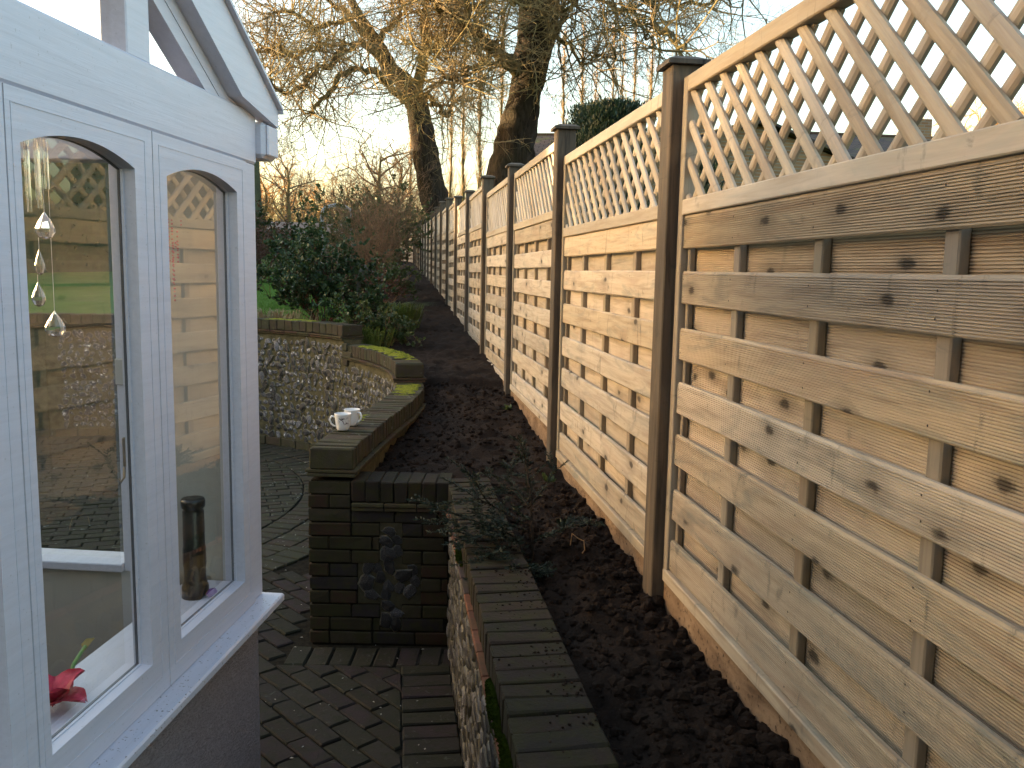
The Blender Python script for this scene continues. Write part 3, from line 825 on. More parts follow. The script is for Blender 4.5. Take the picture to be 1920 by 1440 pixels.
pantop = [2.484, 2.485, 2.60, 2.615, 2.735, 2.755, 2.87, 2.93, 2.98, 3.02, 3.06, 3.10, 3.16]
while len(ptop) < 24: ptop.append(ptop[-1]+.062); pantop.append(pantop[-1]+.062)
ordn = ['nearest', 'second', 'third', 'fourth', 'fifth', 'sixth', 'seventh', 'eighth', 'ninth', 'tenth', 'eleventh', 'twelfth', 'thirteenth', 'fourteenth', 'fifteenth', 'sixteenth', 'seventeenth', 'eighteenth', 'nineteenth', 'twentieth', 'twenty-first', 'twenty-second', 'twenty-third']
dF = Vector((M_F, 1, 0))/N_F; nF = Vector((-1, M_F, 0))/N_F     # along (far), toward the garden
P0 = Vector((A_F+M_F*2.772, 2.772, 0))
corners = []; dirs = []
p = P0.copy(); d = dF.copy()
for k in range(22):
    corners.append(p.copy()); dirs.append(d.copy())
    if k == 18: d = Vector((-.245, 1, 0)).normalized()
    p = p+d*(1.9)
cap_v = None
for k in range(22):
    c = corners[k]; d_ = dirs[k] if k < 19 else Vector((-.245, 1, 0)).normalized(); n_ = Vector((-d_.y, d_.x, 0)); rz = math.atan2(-d_.y, -d_.x)
    g0 = gh(c.y)-.35; zt = ptop[k]+.025
    lab = {0: 'nearest dark brown square fence post with a sloping cap', 1: 'second fence post, its garden side lit orange near the cap'}.get(k, ordn[k]+' square timber fence post counted from the camera')
    t = thing('fence_post', lab, 'fence post', (c.x, c.y, 0), rz, 'square timber fence posts with caps')
    V, Fc = bevbox(-.1, 0, 0, .1, g0, zt, .004); ob('shaft', mk('shaft', V, Fc, M_post), t)
    o_ = .017
    V = [(-.1-o_, -o_, zt), (o_, -o_, zt), (o_, .1+o_, zt), (-.1-o_, .1+o_, zt), (-.1-o_, -o_, zt+.014), (o_, -o_, zt+.014), (o_, .1+o_, zt+.014), (-.1-o_, .1+o_, zt+.014), (-.085, .015, zt+.028), (-.015, .015, zt+.028), (-.015, .085, zt+.028), (-.085, .085, zt+.028)]
    Fc = [(0, 3, 2, 1), (0, 1, 5, 4), (1, 2, 6, 5), (2, 3, 7, 6), (3, 0, 4, 7), (4, 5, 9, 8), (5, 6, 10, 9), (6, 7, 11, 10), (7, 4, 8, 11), (8, 9, 10, 11)]
    ob('cap', mk('cap', V, Fc, M_post), t)
    # bay on the near side of this post
    dn = dirs[k-1] if k >= 20 else d_ if k < 20 else d_
    if k == 19: dn = dirs[19]
    rzb = rz; loc = c - n_*.036 - d_*.004
    z0 = pantop[k]-1.61
    lab = {0: 'nearest trellis-topped fence section with wide ribbed boards and bluish knots', 1: 'second trellis-topped fence section, between the two nearest full-height posts'}.get(k, ordn[k]+' trellis-topped fence section counted from the camera')
    fence_panel(k, (loc.x, loc.y, z0), rzb, lab)
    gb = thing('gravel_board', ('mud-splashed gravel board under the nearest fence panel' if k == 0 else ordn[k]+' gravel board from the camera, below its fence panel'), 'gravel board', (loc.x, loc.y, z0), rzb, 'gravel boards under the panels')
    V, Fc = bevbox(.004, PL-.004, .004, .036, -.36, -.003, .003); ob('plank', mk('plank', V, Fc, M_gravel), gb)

# ------------------------------------------------------------------ conservatory
MH = .085; nh_ = math.hypot(1, MH)
RZ_H = math.atan2(1, MH)
hs = thing('conservatory', 'white painted timber conservatory gable with arched casement windows', 'conservatory', (-.7767, 2.6267, 0), RZ_H)
# local: X toward the far corner (0), Y into the room, Z up
GW = 3.9; DEPTH = 3.2
def hb(name, x0, x1, y0, y1, z0, z1, mat=M_white, bev=.003, parent=None):
    V, Fc = bevbox(x0, x1, y0, y1, z0, z1, bev); return ob(name, mk(name, V, Fc, mat), parent or hs)
hb('render_wall', -GW, -.012, .012, .13, -.1, .829, M_render)
hb('sill', -GW-.01, .010, -.068, .05, .830, .856, M_sill, .005)
hb('corner_post', -.0835, 0, 0, .085, .8565, 2.179)
hb('beam', -GW, .003, -.005, .085, 2.18, 2.329, M_white, .006)
def arched(x0, x1, z0, z1, bl, br, bb, bt, rise, y0, y1, n=20):
    """frame filling x0..x1, z0..z1 with an arched opening; ring mesh"""
    ix0, ix1, iz0 = x0+bl, x1-br, z0+bb; iz1 = z1-bt
    inn = [(ix0, iz0), (ix1, iz0)]; out = [(x0, z0), (x1, z0)]
    for k in range(n+1):
        t = k/n; x = ix1+(ix0-ix1)*t; z = iz1-rise*(2*t-1)**2
        inn.append((x, z)); out.append((x1+(x0-x1)*t, z1))
    m_ = len(inn); V = []
    for y in (y0, y1):
        V += [(x, y, z) for x, z in out]; V += [(x, y, z) for x, z in inn]
    Fc = []
    for i in range(m_):
        j = (i+1) % m_
        Fc.append((i, j, m_+j, m_+i))                                   # front
        Fc.append((2*m_+i, 3*m_+i, 3*m_+j, 2*m_+j))                     # back
        Fc.append((m_+i, m_+j, 3*m_+j, 3*m_+i))                         # reveal
        Fc.append((j, i, 2*m_+i, 2*m_+j))                               # outer
    pane = [(x, 0, z) for x, z in inn]
    return V, Fc, pane, inn
def window(x0, x1, lab, bl=.062, br=.068):
    V, Fc, pn, inn = arched(x0+.002, x1-.002, .858, 2.178, bl, br, .092, .058, .034, -.008, .038)
    w = ob('window', mk('window', V, Fc, M_white), hs); w['label'] = lab
    V, Fc, _, _ = arched(x0+bl-.002, x1-br+.002, .946, 2.124, .006, .006, .006, .005, .034, .019, .0255)
    ob('glazing_bead', mk('glazing_bead', V, Fc, M_white), w)
    V, Fc, _, _ = arched(x0+bl*.45, x1-br*.45, .900, 2.152, .0015, .0015, .0015, .0015, .0, -.0092, -.0075)
    ob('moulding', mk('moulding', V, Fc, M_white), w)
    V, Fc, _, _ = arched(x0+bl-.003, x1-br+.003, .9455, 2.1245, .0075, .0075, .0075, .007, .034, .0262, .032)
    ob('gasket', mk('gasket', V, Fc, M_black), w)
    c = len(pn); P2 = [(x, .026, z) for x, y, z in pn]
    ob('pane', mk('pane', P2, [tuple(range(c))], M_glass), w)
edges = [-.0835, -.628, -1.130, -1.65, -2.17, -2.69, -3.21, -3.8165]
for i in range(len(edges)-1): window(edges[i+1], edges[i], ['right arched casement window', 'left arched casement window'][i] if i < 2 else 'further arched casement window', .036 if i == 1 else .062, .078 if i == 1 else .070)
hb('corner_post', -GW, -3.8165, 0, .085, .8565, 2.179)
# gable: glazing behind the mullions, rafters, bargeboard
SL = .55; AP = GW/2
def zr(x, base): return base+SL*min(-x, GW+x)
def prism(name, poly, y0, y1, mat, parent=None):
    n = len(poly); V = [(x, y0, z) for x, z in poly]+[(x, y1, z) for x, z in poly]
    a = sum(poly[i][0]*poly[(i+1) % n][1]-poly[(i+1) % n][0]*poly[i][1] for i in range(n))
    Fc = [tuple(range(n)), tuple(range(2*n-1, n-1, -1))]+[(i, n+i, n+(i+1) % n, (i+1) % n) for i in range(n)]
    if a < 0: Fc = [f[::-1] for f in Fc]
    return ob(name, mk(name, V, Fc, mat), parent or hs)
Z0 = 2.3295
prism('gable_pane', [(-.30, Z0), (-GW+.30, Z0), (-AP, Z0+SL*(AP-.30))], .040, .044, M_roofglass)
for s in (0, 1):
    f = (lambda x: x) if not s else (lambda x: -GW-x)
    prism('gable_rafter', [(f(-.235), Z0), (f(-.315), Z0), (f(-AP), Z0+SL*(AP-.315)), (f(-AP), Z0+SL*(AP-.235))], .004, .058, M_white)
    prism('gable_board', [(f(.004), Z0+.0005), (f(-.234), Z0+.0005), (f(-AP), Z0+SL*(AP-.234)), (f(-AP), Z0+SL*(AP+.004))], .002, .05, M_white)
    prism('bargeboard', [(f(.095), Z0-.030), (f(-.18), Z0+.012), (f(-AP), Z0+.012+SL*(AP-.18)), (f(-AP), Z0+.040+SL*(AP+.02)), (f(.095), Z0+.022)], -.040, .0015, M_white)
    prism('roof_edge', [(f(.10), Z0+.012), (f(.10), Z0+.030), (f(-AP), Z0+.052+SL*(AP+.02)), (f(-AP), Z0+.0405+SL*(AP+.02)), (f(.096), Z0+.0225)], -.055, .06, M_white)
for xm in (-.645, -1.30, -1.95, -2.6, -3.25):
    zt = zr(xm, Z0)-.30*SL
    hb('gable_mullion', xm-.05, xm+.05, .006, .066, Z0, min(zt, Z0+SL*(AP-.33)))
# roof: glass panes between rafters
for s in (0, 1):
    f = (lambda x: x) if not s else (lambda x: -GW-x)
    V = [(f(.10), .06, Z0+.01), (f(-AP), .06, Z0+.03+SL*(AP+.02)), (f(-AP), DEPTH, Z0+.03+SL*(AP+.02)), (f(.10), DEPTH, Z0+.01)]
    ob('roof_pane', mk('roof_pane', V, [(0, 1, 2, 3)], M_roofglass), hs)
    for k in range(5):
        y = .55+k*.6
        prism('roof_rafter', [(f(.06), Z0-.02), (f(.06), Z0+.005), (f(-AP), Z0+.02+SL*(AP+.02)), (f(-AP), Z0-.05+SL*(AP+.02))], y, y+.045, M_white)
# box gutter end
gt = hb('gutter', -.001, .105, -.032, DEPTH, 2.200, 2.305, M_white, .012)
hb('gutter_end_cap', .010, .095, -.039, -.031, 2.208, 2.297, M_white, .004, gt)
# far side wall (X = 0) seen from inside, with its own casement
hb('side_wall_panel', -.075, -.012, .0855, .365, .83, 2.179, M_cream)
hb('side_dwarf_wall', -.075, -.014, .131, DEPTH, -.1, .935, M_cream)
hb('side_jamb', -.085, -.005, .366, .408, .936, 2.179)
hb('side_sill', -.10, .02, .409, DEPTH, .936, .962)
hb('side_eaves_beam', -.085, .0, .086, DEPTH, 2.18, 2.325)
for y in (1.05, 1.70, 2.35, 3.0): hb('side_mullion', -.08, -.01, y, y+.07, .963, 2.179)
V = [(-.04, .409, .963), (-.04, DEPTH, .963), (-.04, DEPTH, 2.179), (-.04, .409, 2.179)]
ob('side_pane', mk('side_pane', V, [(0, 1, 2, 3)], M_glass), hs)
hb('inner_sill', -GW+.1, -.09, .046, .20, .905, .925)
hb('back_wall', -GW, -.001, DEPTH+.001, DEPTH+.12, -.1, 2.3, M_cream)
hb('near_wall', -GW-.12, -GW-.001, .0, DEPTH, -.1, 2.33, M_cream)
hb('floor', -GW, -.08, .131, DEPTH, -.05, .02, M_dfloor)
M_brass = simple('dull brass', (.22, .15, .06), .4, .5, 30, .3, .1, metal=.8)
st = hb('window_stay', -.098, -.086, .378, .392, 1.27, 1.36, M_brass, .003)
pts = [Vector((-.10, .385, 1.27-.0)), Vector((-.105, .384, 1.24)), Vector((-.11, .392, 1.225)), Vector((-.108, .40, 1.235))]
ob('hook', mk('hook', *tubes([(pts, [.004]*4, 6)]), M_brass, True), st)
hb('window_catch', -.10, -.086, .376, .404, 1.52, 1.60, M_cream, .003)

HM = hs.matrix_basis
def hw(x, y, z): return Matrix.Translation((-.7767, 2.6267, 0)) @ Matrix.Rotation(RZ_H, 4, 'Z') @ Vector((x, y, z))
M_thread = simple('nylon thread', (.5, .5, .5), .5)
def crystal(x, z, h, w, label, ztop):
    p = hw(x, .115, z)
    t = thing('crystal_pendant', label, 'pendant', p, .44, 'cut crystal drops in the left window')
    prof = [(.0005, h*.5), (w*.12, h*.38), (w*.30, h*.16), (w*.46, -.10*h), (w*.47, -.24*h), (w*.32, -.42*h), (.0005, -.5*h)]
    V, Fc = lathe(prof, 12); V = [(a, b*.45, c) for a, b, c in V]
    ob('drop', mk('drop', V, Fc, M_crystal), t)
    ob('thread', mk('thread', *tubes([([Vector((0, 0, h*.5)), Vector((0, 0, ztop-z))], [.0006]*2, 4)]), M_thread), t)
crystal(-.845, 1.955, .055, .040, 'largest cut crystal drop, uppermost in the left window', 2.16)
crystal(-.868, 1.88, .052, .020, 'narrow crystal drop hanging second from the top', 1.93)
crystal(-.877, 1.815, .050, .027, 'small crystal drop hanging third from the top', 1.855)
crystal(-.827, 1.752, .056, .042, 'lowest cut crystal drop with a bright facet at its foot', 2.05)
t = thing('wind_chime', 'clear glass rod chime hanging at the top of the left window', 'wind chime', hw(-.85, .12, 2.16), RZ_H)
for k, (dx, l) in enumerate(((-.036, .12), (-.022, .15), (-.004, .125), (.012, .14), (.027, .10))):
    V, Fc = tubes([([Vector((dx, .008*(k % 2), -.03)), Vector((dx, .008*(k % 2), -.03-l))], [.0045]*2, 8)]); ob('glass_rod', mk('glass_rod', V, Fc, M_crystal), t)
V, Fc = bevbox(-.045, .04, -.004, .012, -.012, -.006, .002); ob('hanger', mk('hanger', V, Fc, M_crystal), t)
t = thing('bead_strand', 'strands of tiny pink and clear beads in the right window', 'hanging ornament', hw(-.285, .12, 1.98), RZ_H)
M_pink = simple('pink bead', (.55, .16, .2), .2, .5)
V1 = []; F1 = []; 
for st_ in range(7):
    x = -.02+.012*st_+rnd.uniform(-.003, .003); z = .02-.03*(st_ % 3); zb = -.20+.05*abs(st_-2)
    while z > zb:
        s = rnd.uniform(.002, .0036); k = len(V1)
        V1 += [Vector((x+v.x*s, (st_ % 2)*.01+v.y*s, z+v.z*s)) for v in ico_v]; F1 += [tuple(i+k for i in f) for f in ico_f]; z -= rnd.uniform(.006, .014)
ob('beads', mk('beads', V1, F1, M_pink), t)
t = thing('bottle', 'tall dark ribbed bottle standing inside the right window', 'bottle', hw(-.222, .115, .925), RZ_H)
V, Fc = lathe([(.0005, 0), (.038, 0), (.038, .03), (.031, .05), (.030, .255), (.027, .262), (.034, .268), (.034, .285), (.031, .292), (.0005, .29)], 20); ob('body', mk('body', V, Fc, M_black, True), t)
V, Fc = lathe([(.0315, .09), (.0325, .10), (.0325, .14), (.0315, .15)], 20); ob('band', mk('band', V, Fc, M_black), t)
M_purple = simple('purple glass stone', (.22, .09, .34), .25, .5)
t = thing('stone', 'small purple stone lying at the foot of the dark bottle', 'stone', hw(-.222, .066, .926), RZ_H)
ob('gem', mk('gem', [(v.x*.026, v.y*.014, .012+v.z*.013) for v in ico_v], ico_f, M_purple), t)
# amaryllis
M_petal = simple('crimson petal', (.50, .035, .075), .5, .3, 40, .35, .2); M_stem = simple('pale green stem', (.16, .28, .09), .5)
t = thing('amaryllis', 'crimson amaryllis flower low in the left window', 'flower', hw(-.895, .13, .872), RZ_H)
stp = [Vector((0, 0, -.2)), Vector((0, 0, .0)), Vector((.012, 0, .045))]
ob('stem', mk('stem', *tubes([(stp, [.010, .010, .009], 8)]), M_stem, True), t)
def petal(yaw, pit, L, w):
    V = []; n1, n2 = 8, 7
    for i in range(n1):
        a = i/(n1-1); ww = w*math.sin(PI*min(1, .12+a*.86))**.7; r_ = L*a; zz = -.35*L*a*a+.15*L*a
        for j in range(n2):
            b = j/(n2-1)*2-1; V.append(Vector((r_, b*ww, zz+.35*ww*abs(b)+.006*math.sin(b*6+a*9)*a)))
    Fc = [(i*n2+j, i*n2+j+1, (i+1)*n2+j+1, (i+1)*n2+j) for i in range(n1-1) for j in range(n2-1)]
    m4 = Matrix.Rotation(yaw, 4, 'Z') @ Matrix.Rotation(-pit, 4, 'Y'); return [m4 @ v for v in V], Fc
for k in range(6):
    V, Fc = petal(k*PI/3+.4, .45+.45*(k % 2), .088, .040); ob('petal', mk('petal', V, Fc, M_petal, True), t, (.012, 0, .06))
stp = [Vector((0, 0, .02)), Vector((.05, 0, .055)), Vector((.10, 0, .115)), Vector((.145, 0, .135))]
ob('spent_stalk', mk('spent_stalk', *tubes([(stp, [.006, .005, .0045, .004], 7)]), M_stem, True), t)
M_dry = simple('dry bract', (.30, .22, .08), .8)
ob('dry_bract', mk('dry_bract', [(.135, -.006, .13), (.185, 0, .138), (.17, .012, .142), (.14, .008, .14), (.155, 0, .128)], [(0, 4, 1), (0, 1, 2, 3), (4, 2, 1), (0, 3, 4)], M_dry), t)

# ------------------------------------------------------------------ mugs on the coping
def g_mug():
    g = G('white china with floral print', .25, .5); v = g.coord()
    sx = g.n('SeparateXYZ', {0: v}); sz = g.n('SeparateXYZ', {0: v}, out=2); sy = g.n('SeparateXYZ', {0: v}, out=1)
    nz = g.noise(v, 60, 3, .6, 1.0); n2 = g.noise(v, 120, 2, .5)
    band = g.math('MULTIPLY', g.ramp(sz, [(.030, 0.0), (.042, 1.0)]), g.ramp(sz, [(.066, 1.0), (.076, 0.0)]))
    side = g.ramp(g.math('ABSOLUTE', g.math('ADD', sx, -.006)), [(.020, 1.0), (.030, 0.0)])
    f = g.math('MULTIPLY', g.math('MULTIPLY', band, side), g.ramp(nz, [(.52, 0.0), (.56, 1.0)]))
    c = g.mix(f, (.74, .73, .71), g.ramp(n2, [(.45, (.06, .09, .05)), (.62, (.22, .08, .14))]))
    return g.color(c).m
M_mug = g_mug()
def mug(px, py, label, rz, hasd):
    p = atz(px, py, 1.008)
    t = thing('mug', label, 'mug', (p.x, p.y, 1.008), rz, 'mugs on the coping')
    prof = [(.0005, .004), (.028, .004), (.030, 0), (.033, .004), (.038, .02), (.0425, .055), (.0455, .085), (.047, .090), (.0445, .091), (.041, .07), (.036, .02), (.0005, .012)]
    V, Fc = lathe(prof, 28); ob('body', mk('body', V, Fc, M_mug, True), t)
    hp = [Vector((-.041, 0, .072)), Vector((-.060, 0, .076)), Vector((-.070, 0, .058)), Vector((-.063, 0, .036)), Vector((-.050, 0, .024)), Vector((-.036, 0, .019))]
    ob('handle', mk('handle', *tubes([(hp, [.006, .006, .0055, .005, .005, .005], 8)]), M_mug, True), t)
mug(643, 806, 'white floral mug with its handle to the left, the nearer of two', .15, 1)
mug(660, 797, 'white mug standing just behind the floral mug with its handle', 2.6, 1)

# ------------------------------------------------------------------ vegetation
class Br:
    def __init__(s, seed): s.r = random.Random(seed); s.P = []
    def limb(s, pts, r0, r1, sides=7, jit=.0):
        n = len(pts); s.P.append((pts, [r0+(r1-r0)*i/(n-1) for i in range(n)], sides))
    def grow(s, p, d, L, r0, lv, nseg=4, droop=.0, wob=.35, kids=(5, 4), spread=.9, shrink=.55, up=.0, sides=None):
        r = s.r; pts = [p.copy()]; d = d.normalized(); q = p.copy()
        for i in range(nseg):
            d = (d+Vector((r.gauss(0, wob), r.gauss(0, wob), r.gauss(0, wob)-droop+up))*.5).normalized()
            q = q+d*(L/nseg); pts.append(q.copy())
        sd_ = sides or (5 if r0 > .03 else 3)
        s.P.append((pts, [max(r0*(1-.75*i/nseg), .0012) for i in range(nseg+1)], sd_))
        if lv <= 0: return
        k = kids[min(lv, len(kids))-1]
        for j in range(k):
            i = r.uniform(.25, 1)*nseg; a = int(min(i, nseg-1)); f = i-a
            bp = pts[a].lerp(pts[a+1], min(f, 1)); bd = (pts[a+1]-pts[a]).normalized()
            side = Vector((r.gauss(0, 1), r.gauss(0, 1), r.gauss(0, 1))); side = (side-bd*side.dot(bd)).normalized()
            nd = (bd*(1-spread*.5)+side*spread).normalized()
            s.grow(bp, nd, L*shrink*r.uniform(.6, 1.25), r0*.5, lv-1, nseg, droop, wob, kids, spread, shrink, up)
def pxline(pts, y, dy=0):
    n = len(pts); return [at(u, v, y+dy*i/(n-1)) for i, (u, v) in enumerate(pts)]
def noisy(pts, k=4, amp=.1, rr=rnd):
    P, L = catmull(pts, .1); n = len(pts)*k; out = []
    for i in range(n+1):
        p, _ = along((P, L), L[-1]*i/n); out.append(p+Vector((rr.gauss(0, amp), rr.gauss(0, amp), rr.gauss(0, amp))))
    return out
def trunk_mesh(pts, rads, sides=18, bumpy=.14, seed=0):
    V, Fc = tubes([(pts, rads, sides)])
    out = []
    for i, v in enumerate(V):
        c = pts[i//sides] if i//sides < len(pts) else pts[-1]
        d = v-c; f = 1+bumpy*mnoise.noise((v.x*2.2+seed, v.y*2.2, v.z*1.1))+bumpy*.7*mnoise.noise((v.x*6, v.y*6+seed, v.z*2.6))+bumpy*.35*mnoise.noise((v.x*14, v.y*14+seed, v.z*7))
        out.append(c+d*f)
    return out, Fc
def oak(name, label, y, trunk, limbs, seed, twig_kids, nfill, base_z):
    s = y/F_PX
    tp = [at(u, v, y) for u, v, w in trunk]; tr = [w*s/2 for u, v, w in trunk]
    root = thing(name, label, 'tree', (tp[0].x, tp[0].y, base_z))
    off = Vector(root.location)
    P, L = catmull(tp, .1); n = 70; pts = []; rad = []
    Ls = [0]
    for i in range(1, len(tp)): Ls.append(Ls[-1]+(tp[i]-tp[i-1]).length)
    for i in range(n+1):
        q, _ = along((P, L), L[-1]*i/n); pts.append(q-off); rad.append(float(np.interp(Ls[-1]*i/n, Ls, tr)))
    pts = [Vector((pts[0].x, pts[0].y, -.3))]+pts; rad = [rad[0]*1.15]+rad
    V, Fc = trunk_mesh(pts, rad, 32, .22, seed); ob('trunk', mk('trunk', V, Fc, M_bark, True), root)
    LB_ = Br(seed); TW = Br(seed+1); rr = random.Random(seed)
    for lm in limbs:
        pl, w0, w1 = lm[0], lm[1], lm[2]; dy = lm[3] if len(lm) > 3 else rr.uniform(-2, 2)
        q = noisy(pxline(pl, y, dy), 4, .05, rr)
        LB_.limb([v-off for v in q], w0*s*.62, w1*s*.62, 8)
        for i in range(4, len(q)):
            for j in range(lm[4] if len(lm) > 4 else 2):
                t = (q[i]-q[i-1]).normalized(); sd_ = Vector((rr.gauss(0, 1), rr.gauss(0, 1), rr.gauss(0, 1))); sd_ = (sd_-t*sd_.dot(t)).normalized()
                TW.grow(q[i]-off, (t*.35+sd_*.8+Vector((0, 0, .12))), rr.uniform(.8, 2.2), .024, 3, 4, .0, .45, twig_kids, 1.0, .56)
    ob('limbs', mk('limbs', *tubes(LB_.P), M_limb, True), root)
    ob('crown', mk('crown', *tubes(TW.P), M_twig), root)
    return root
oak('oak_tree', 'left of two big bare oaks behind the fence, with a leaning dark trunk', 27,
    [(842, 440, 54), (818, 385, 50), (800, 300, 46), (788, 225, 42), (780, 187, 40), (757, 155, 34), (730, 125, 30), (705, 80, 26), (680, 42, 17), (655, -10, 13), (635, -80, 8)],
    [([(780, 190), (789, 140), (798, 70), (794, 0), (800, -70)], 20, 6), ([(768, 200), (737, 164), (700, 136), (653, 131), (622, 160), (598, 195), (575, 215)], 14, 3, -3), ([(735, 130), (667, 78), (625, 112), (587, 136), (540, 173), (500, 160), (470, 165)], 14, 3, -5, 3),
     ([(800, 180), (815, 195), (836, 216), (846, 200), (862, 180)], 10, 3), ([(700, 75), (640, 40), (590, 50), (540, 20), (500, 30)], 10, 3, -4, 3), ([(705, 80), (740, 40), (760, -10)], 10, 4), ([(680, 42), (620, 5), (560, -20)], 8, 3, -3), ([(790, 110), (830, 70), (860, 20), (880, -20)], 10, 3),
     ([(662, 95), (600, 85), (550, 105), (520, 90), (480, 95)], 7, 2, -4, 3)],
    11, (4, 4, 3), 0, gh(27)-.2)
oak('oak_tree', 'right of two big bare oaks, with the thickest dark gnarled trunk', 20,
    [(942, 400, 84), (950, 330, 76), (962, 290, 74), (972, 245, 72), (982, 200, 60), (987, 165, 57), (994, 128, 66), (1005, 66, 70), (1013, 0, 66), (1022, -90, 54)],
    [([(975, 135), (940, 105), (906, 75), (869, 42), (836, 14), (800, -20)], 22, 8, -2, 3), ([(975, 140), (950, 122), (915, 117), (880, 135), (850, 150), (820, 150)], 9, 3, -2), ([(1015, 90), (1045, 60), (1070, 15), (1085, -30)], 12, 4, -1, 3), ([(870, 42), (850, 75), (815, 95), (780, 90)], 8, 2, -2, 3),
     ([(1010, 60), (1060, 80), (1095, 120), (1120, 100), (1150, 110)], 7, 2, -2, 2), ([(1000, 20), (950, -5), (900, -30)], 14, 5, -2, 3), ([(1015, -40), (1100, -50), (1206, -5), (1225, 42), (1258, 70), (1286, 98)], 14, 3, -4, 2), ([(1100, -40), (1150, 5), (1195, 30), (1215, 70)], 6, 2, -2, 3), ([(906, 75), (880, 20), (860, -30)], 9, 3, -1, 3),
     ([(1206, -5), (1280, 10), (1330, 5), (1400, -15)], 6, 2, -1, 2)],
    23, (4, 4, 3), 0, gh(20)-.2)

# poplars
popl = [(868, 120, 70, .8), (897, 110, 70, 1), (938, 90, 72, 1.1), (1052, 130, 74, 1), (1086, 110, 76, 1.1), (1112, 150, 80, .8), (1142, 120, 78, 1), (1160, 140, 82, .8), (1182, 100, 78, 1), (1212, 70, 76, .9), (845, 190, 80, .8), (770, 250, 85, .8)]
popl.sort()
for k, (u, vt, y, w) in enumerate(popl):
    b = at(u, 380, y); top = at(u, vt-60, y); g0 = gh(y)
    root = thing('poplar_tree', ordn[k].replace('nearest', 'leftmost')+(' ' if k == 0 else ' from the left ')+'of the slim bare poplars in the row behind the fence', 'tree', (b.x, y, g0), 0, 'slim bare poplars behind the fence')
    Ht = top.z-g0; B = Br(100+k); rr = random.Random(k)
    tp = [Vector((rr.gauss(0, .06), rr.gauss(0, .06), Ht*i/8)) for i in range(9)]
    V, Fc = tubes([(tp, [.22*w*(1-.9*i/8) for i in range(9)], 7)]); ob('trunk', mk('trunk', V, Fc, M_limb, True), root)
    for j in range(int(150*w)):
        h = Ht*rr.uniform(.16, 1); a = rr.uniform(0, 6.28); d = Vector((math.cos(a)*.22, math.sin(a)*.22, 1))
        B.grow(Vector((0, 0, h)), d, rr.uniform(1.0, 2.6)*(1.1-.5*h/Ht), .026, 1, 3, 0, .16, (4, 4), .35, .5)
    ob('crown', mk('crown', *tubes(B.P), M_ptwig), root)
    if k in (3,):
        pass
# background trees
def bgtree(u, vb, vt, y, label, seed, mat=None, spread=1.0, kids=(5, 4, 4), nl=12, trunk=.17, lv=3, name='bare_tree', tw=.02):
    mat = mat or M_dtwig
    b = at(u, vb, y); t = at(u, vt, y); g0 = min(gh(y), b.z); Ht = t.z-g0
    root = thing(name, label, 'tree', (b.x, y, g0)); B = Br(seed); rr = random.Random(seed)
    tp = [Vector((rr.gauss(0, .02*Ht)*(i/6), rr.gauss(0, .02*Ht), Ht*.72*i/6)) for i in range(7)]
    V, Fc = tubes([(tp, [trunk*(1-.8*i/6) for i in range(7)], 8)]); ob('trunk', mk('trunk', V, Fc, M_limb, True), root)
    for j in range(nl):
        h = rr.uniform(.28, 1); i = min(5, int(h*6)); p = tp[i].lerp(tp[i+1], h*6-i if h < 1 else 1); a = rr.uniform(0, 6.28)
        d = Vector((math.cos(a)*spread, math.sin(a)*spread, .75))
        B.grow(p, d, Ht*rr.uniform(.28, .48)*(1.15-.5*h), trunk*.27, lv, 5, .0, .36, kids, .95, .56, .06)
    ob('crown', mk('crown', *tubes(B.P), mat), root)
bgtree(545, 420, 245, 42, 'bare spreading tree against the peach sky just right of the white gutter', 201, spread=.9, nl=16)
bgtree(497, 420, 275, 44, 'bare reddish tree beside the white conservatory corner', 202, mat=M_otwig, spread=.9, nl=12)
bgtree(712, 420, 215, 34, 'bare branching tree behind the brown twiggy shrub', 203, spread=1.0, nl=16, trunk=.18)
bgtree(745, 400, 245, 38, 'slender bare tree close left of the leaning oak trunk', 204, spread=.8, nl=12, trunk=.16)
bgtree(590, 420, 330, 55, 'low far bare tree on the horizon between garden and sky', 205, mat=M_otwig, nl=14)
bgtree(650, 410, 300, 50, 'far bare tree with upright limbs left of the brown shrub', 206, nl=12)
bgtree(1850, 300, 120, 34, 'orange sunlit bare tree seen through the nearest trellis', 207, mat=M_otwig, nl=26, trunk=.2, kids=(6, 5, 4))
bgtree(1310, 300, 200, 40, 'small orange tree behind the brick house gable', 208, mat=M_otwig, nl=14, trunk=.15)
# far wood line
B = Br(300); rr = random.Random(300)
for k in range(240):
    u = rr.uniform(440, 860); y = rr.uniform(70, 110); b = at(u, 400, y)
    B.grow(Vector((b.x, y, gh(y))), Vector((0, 0, 1)), rr.uniform(2.5, 7.0), .09, 2, 4, 0, .3, (5, 5), .7, .5, .1)
tag(ob('far_wood', mk('far_wood', *tubes(B.P), M_dtwig)), 'far line of bare trees along the horizon', 'trees', kind='stuff')

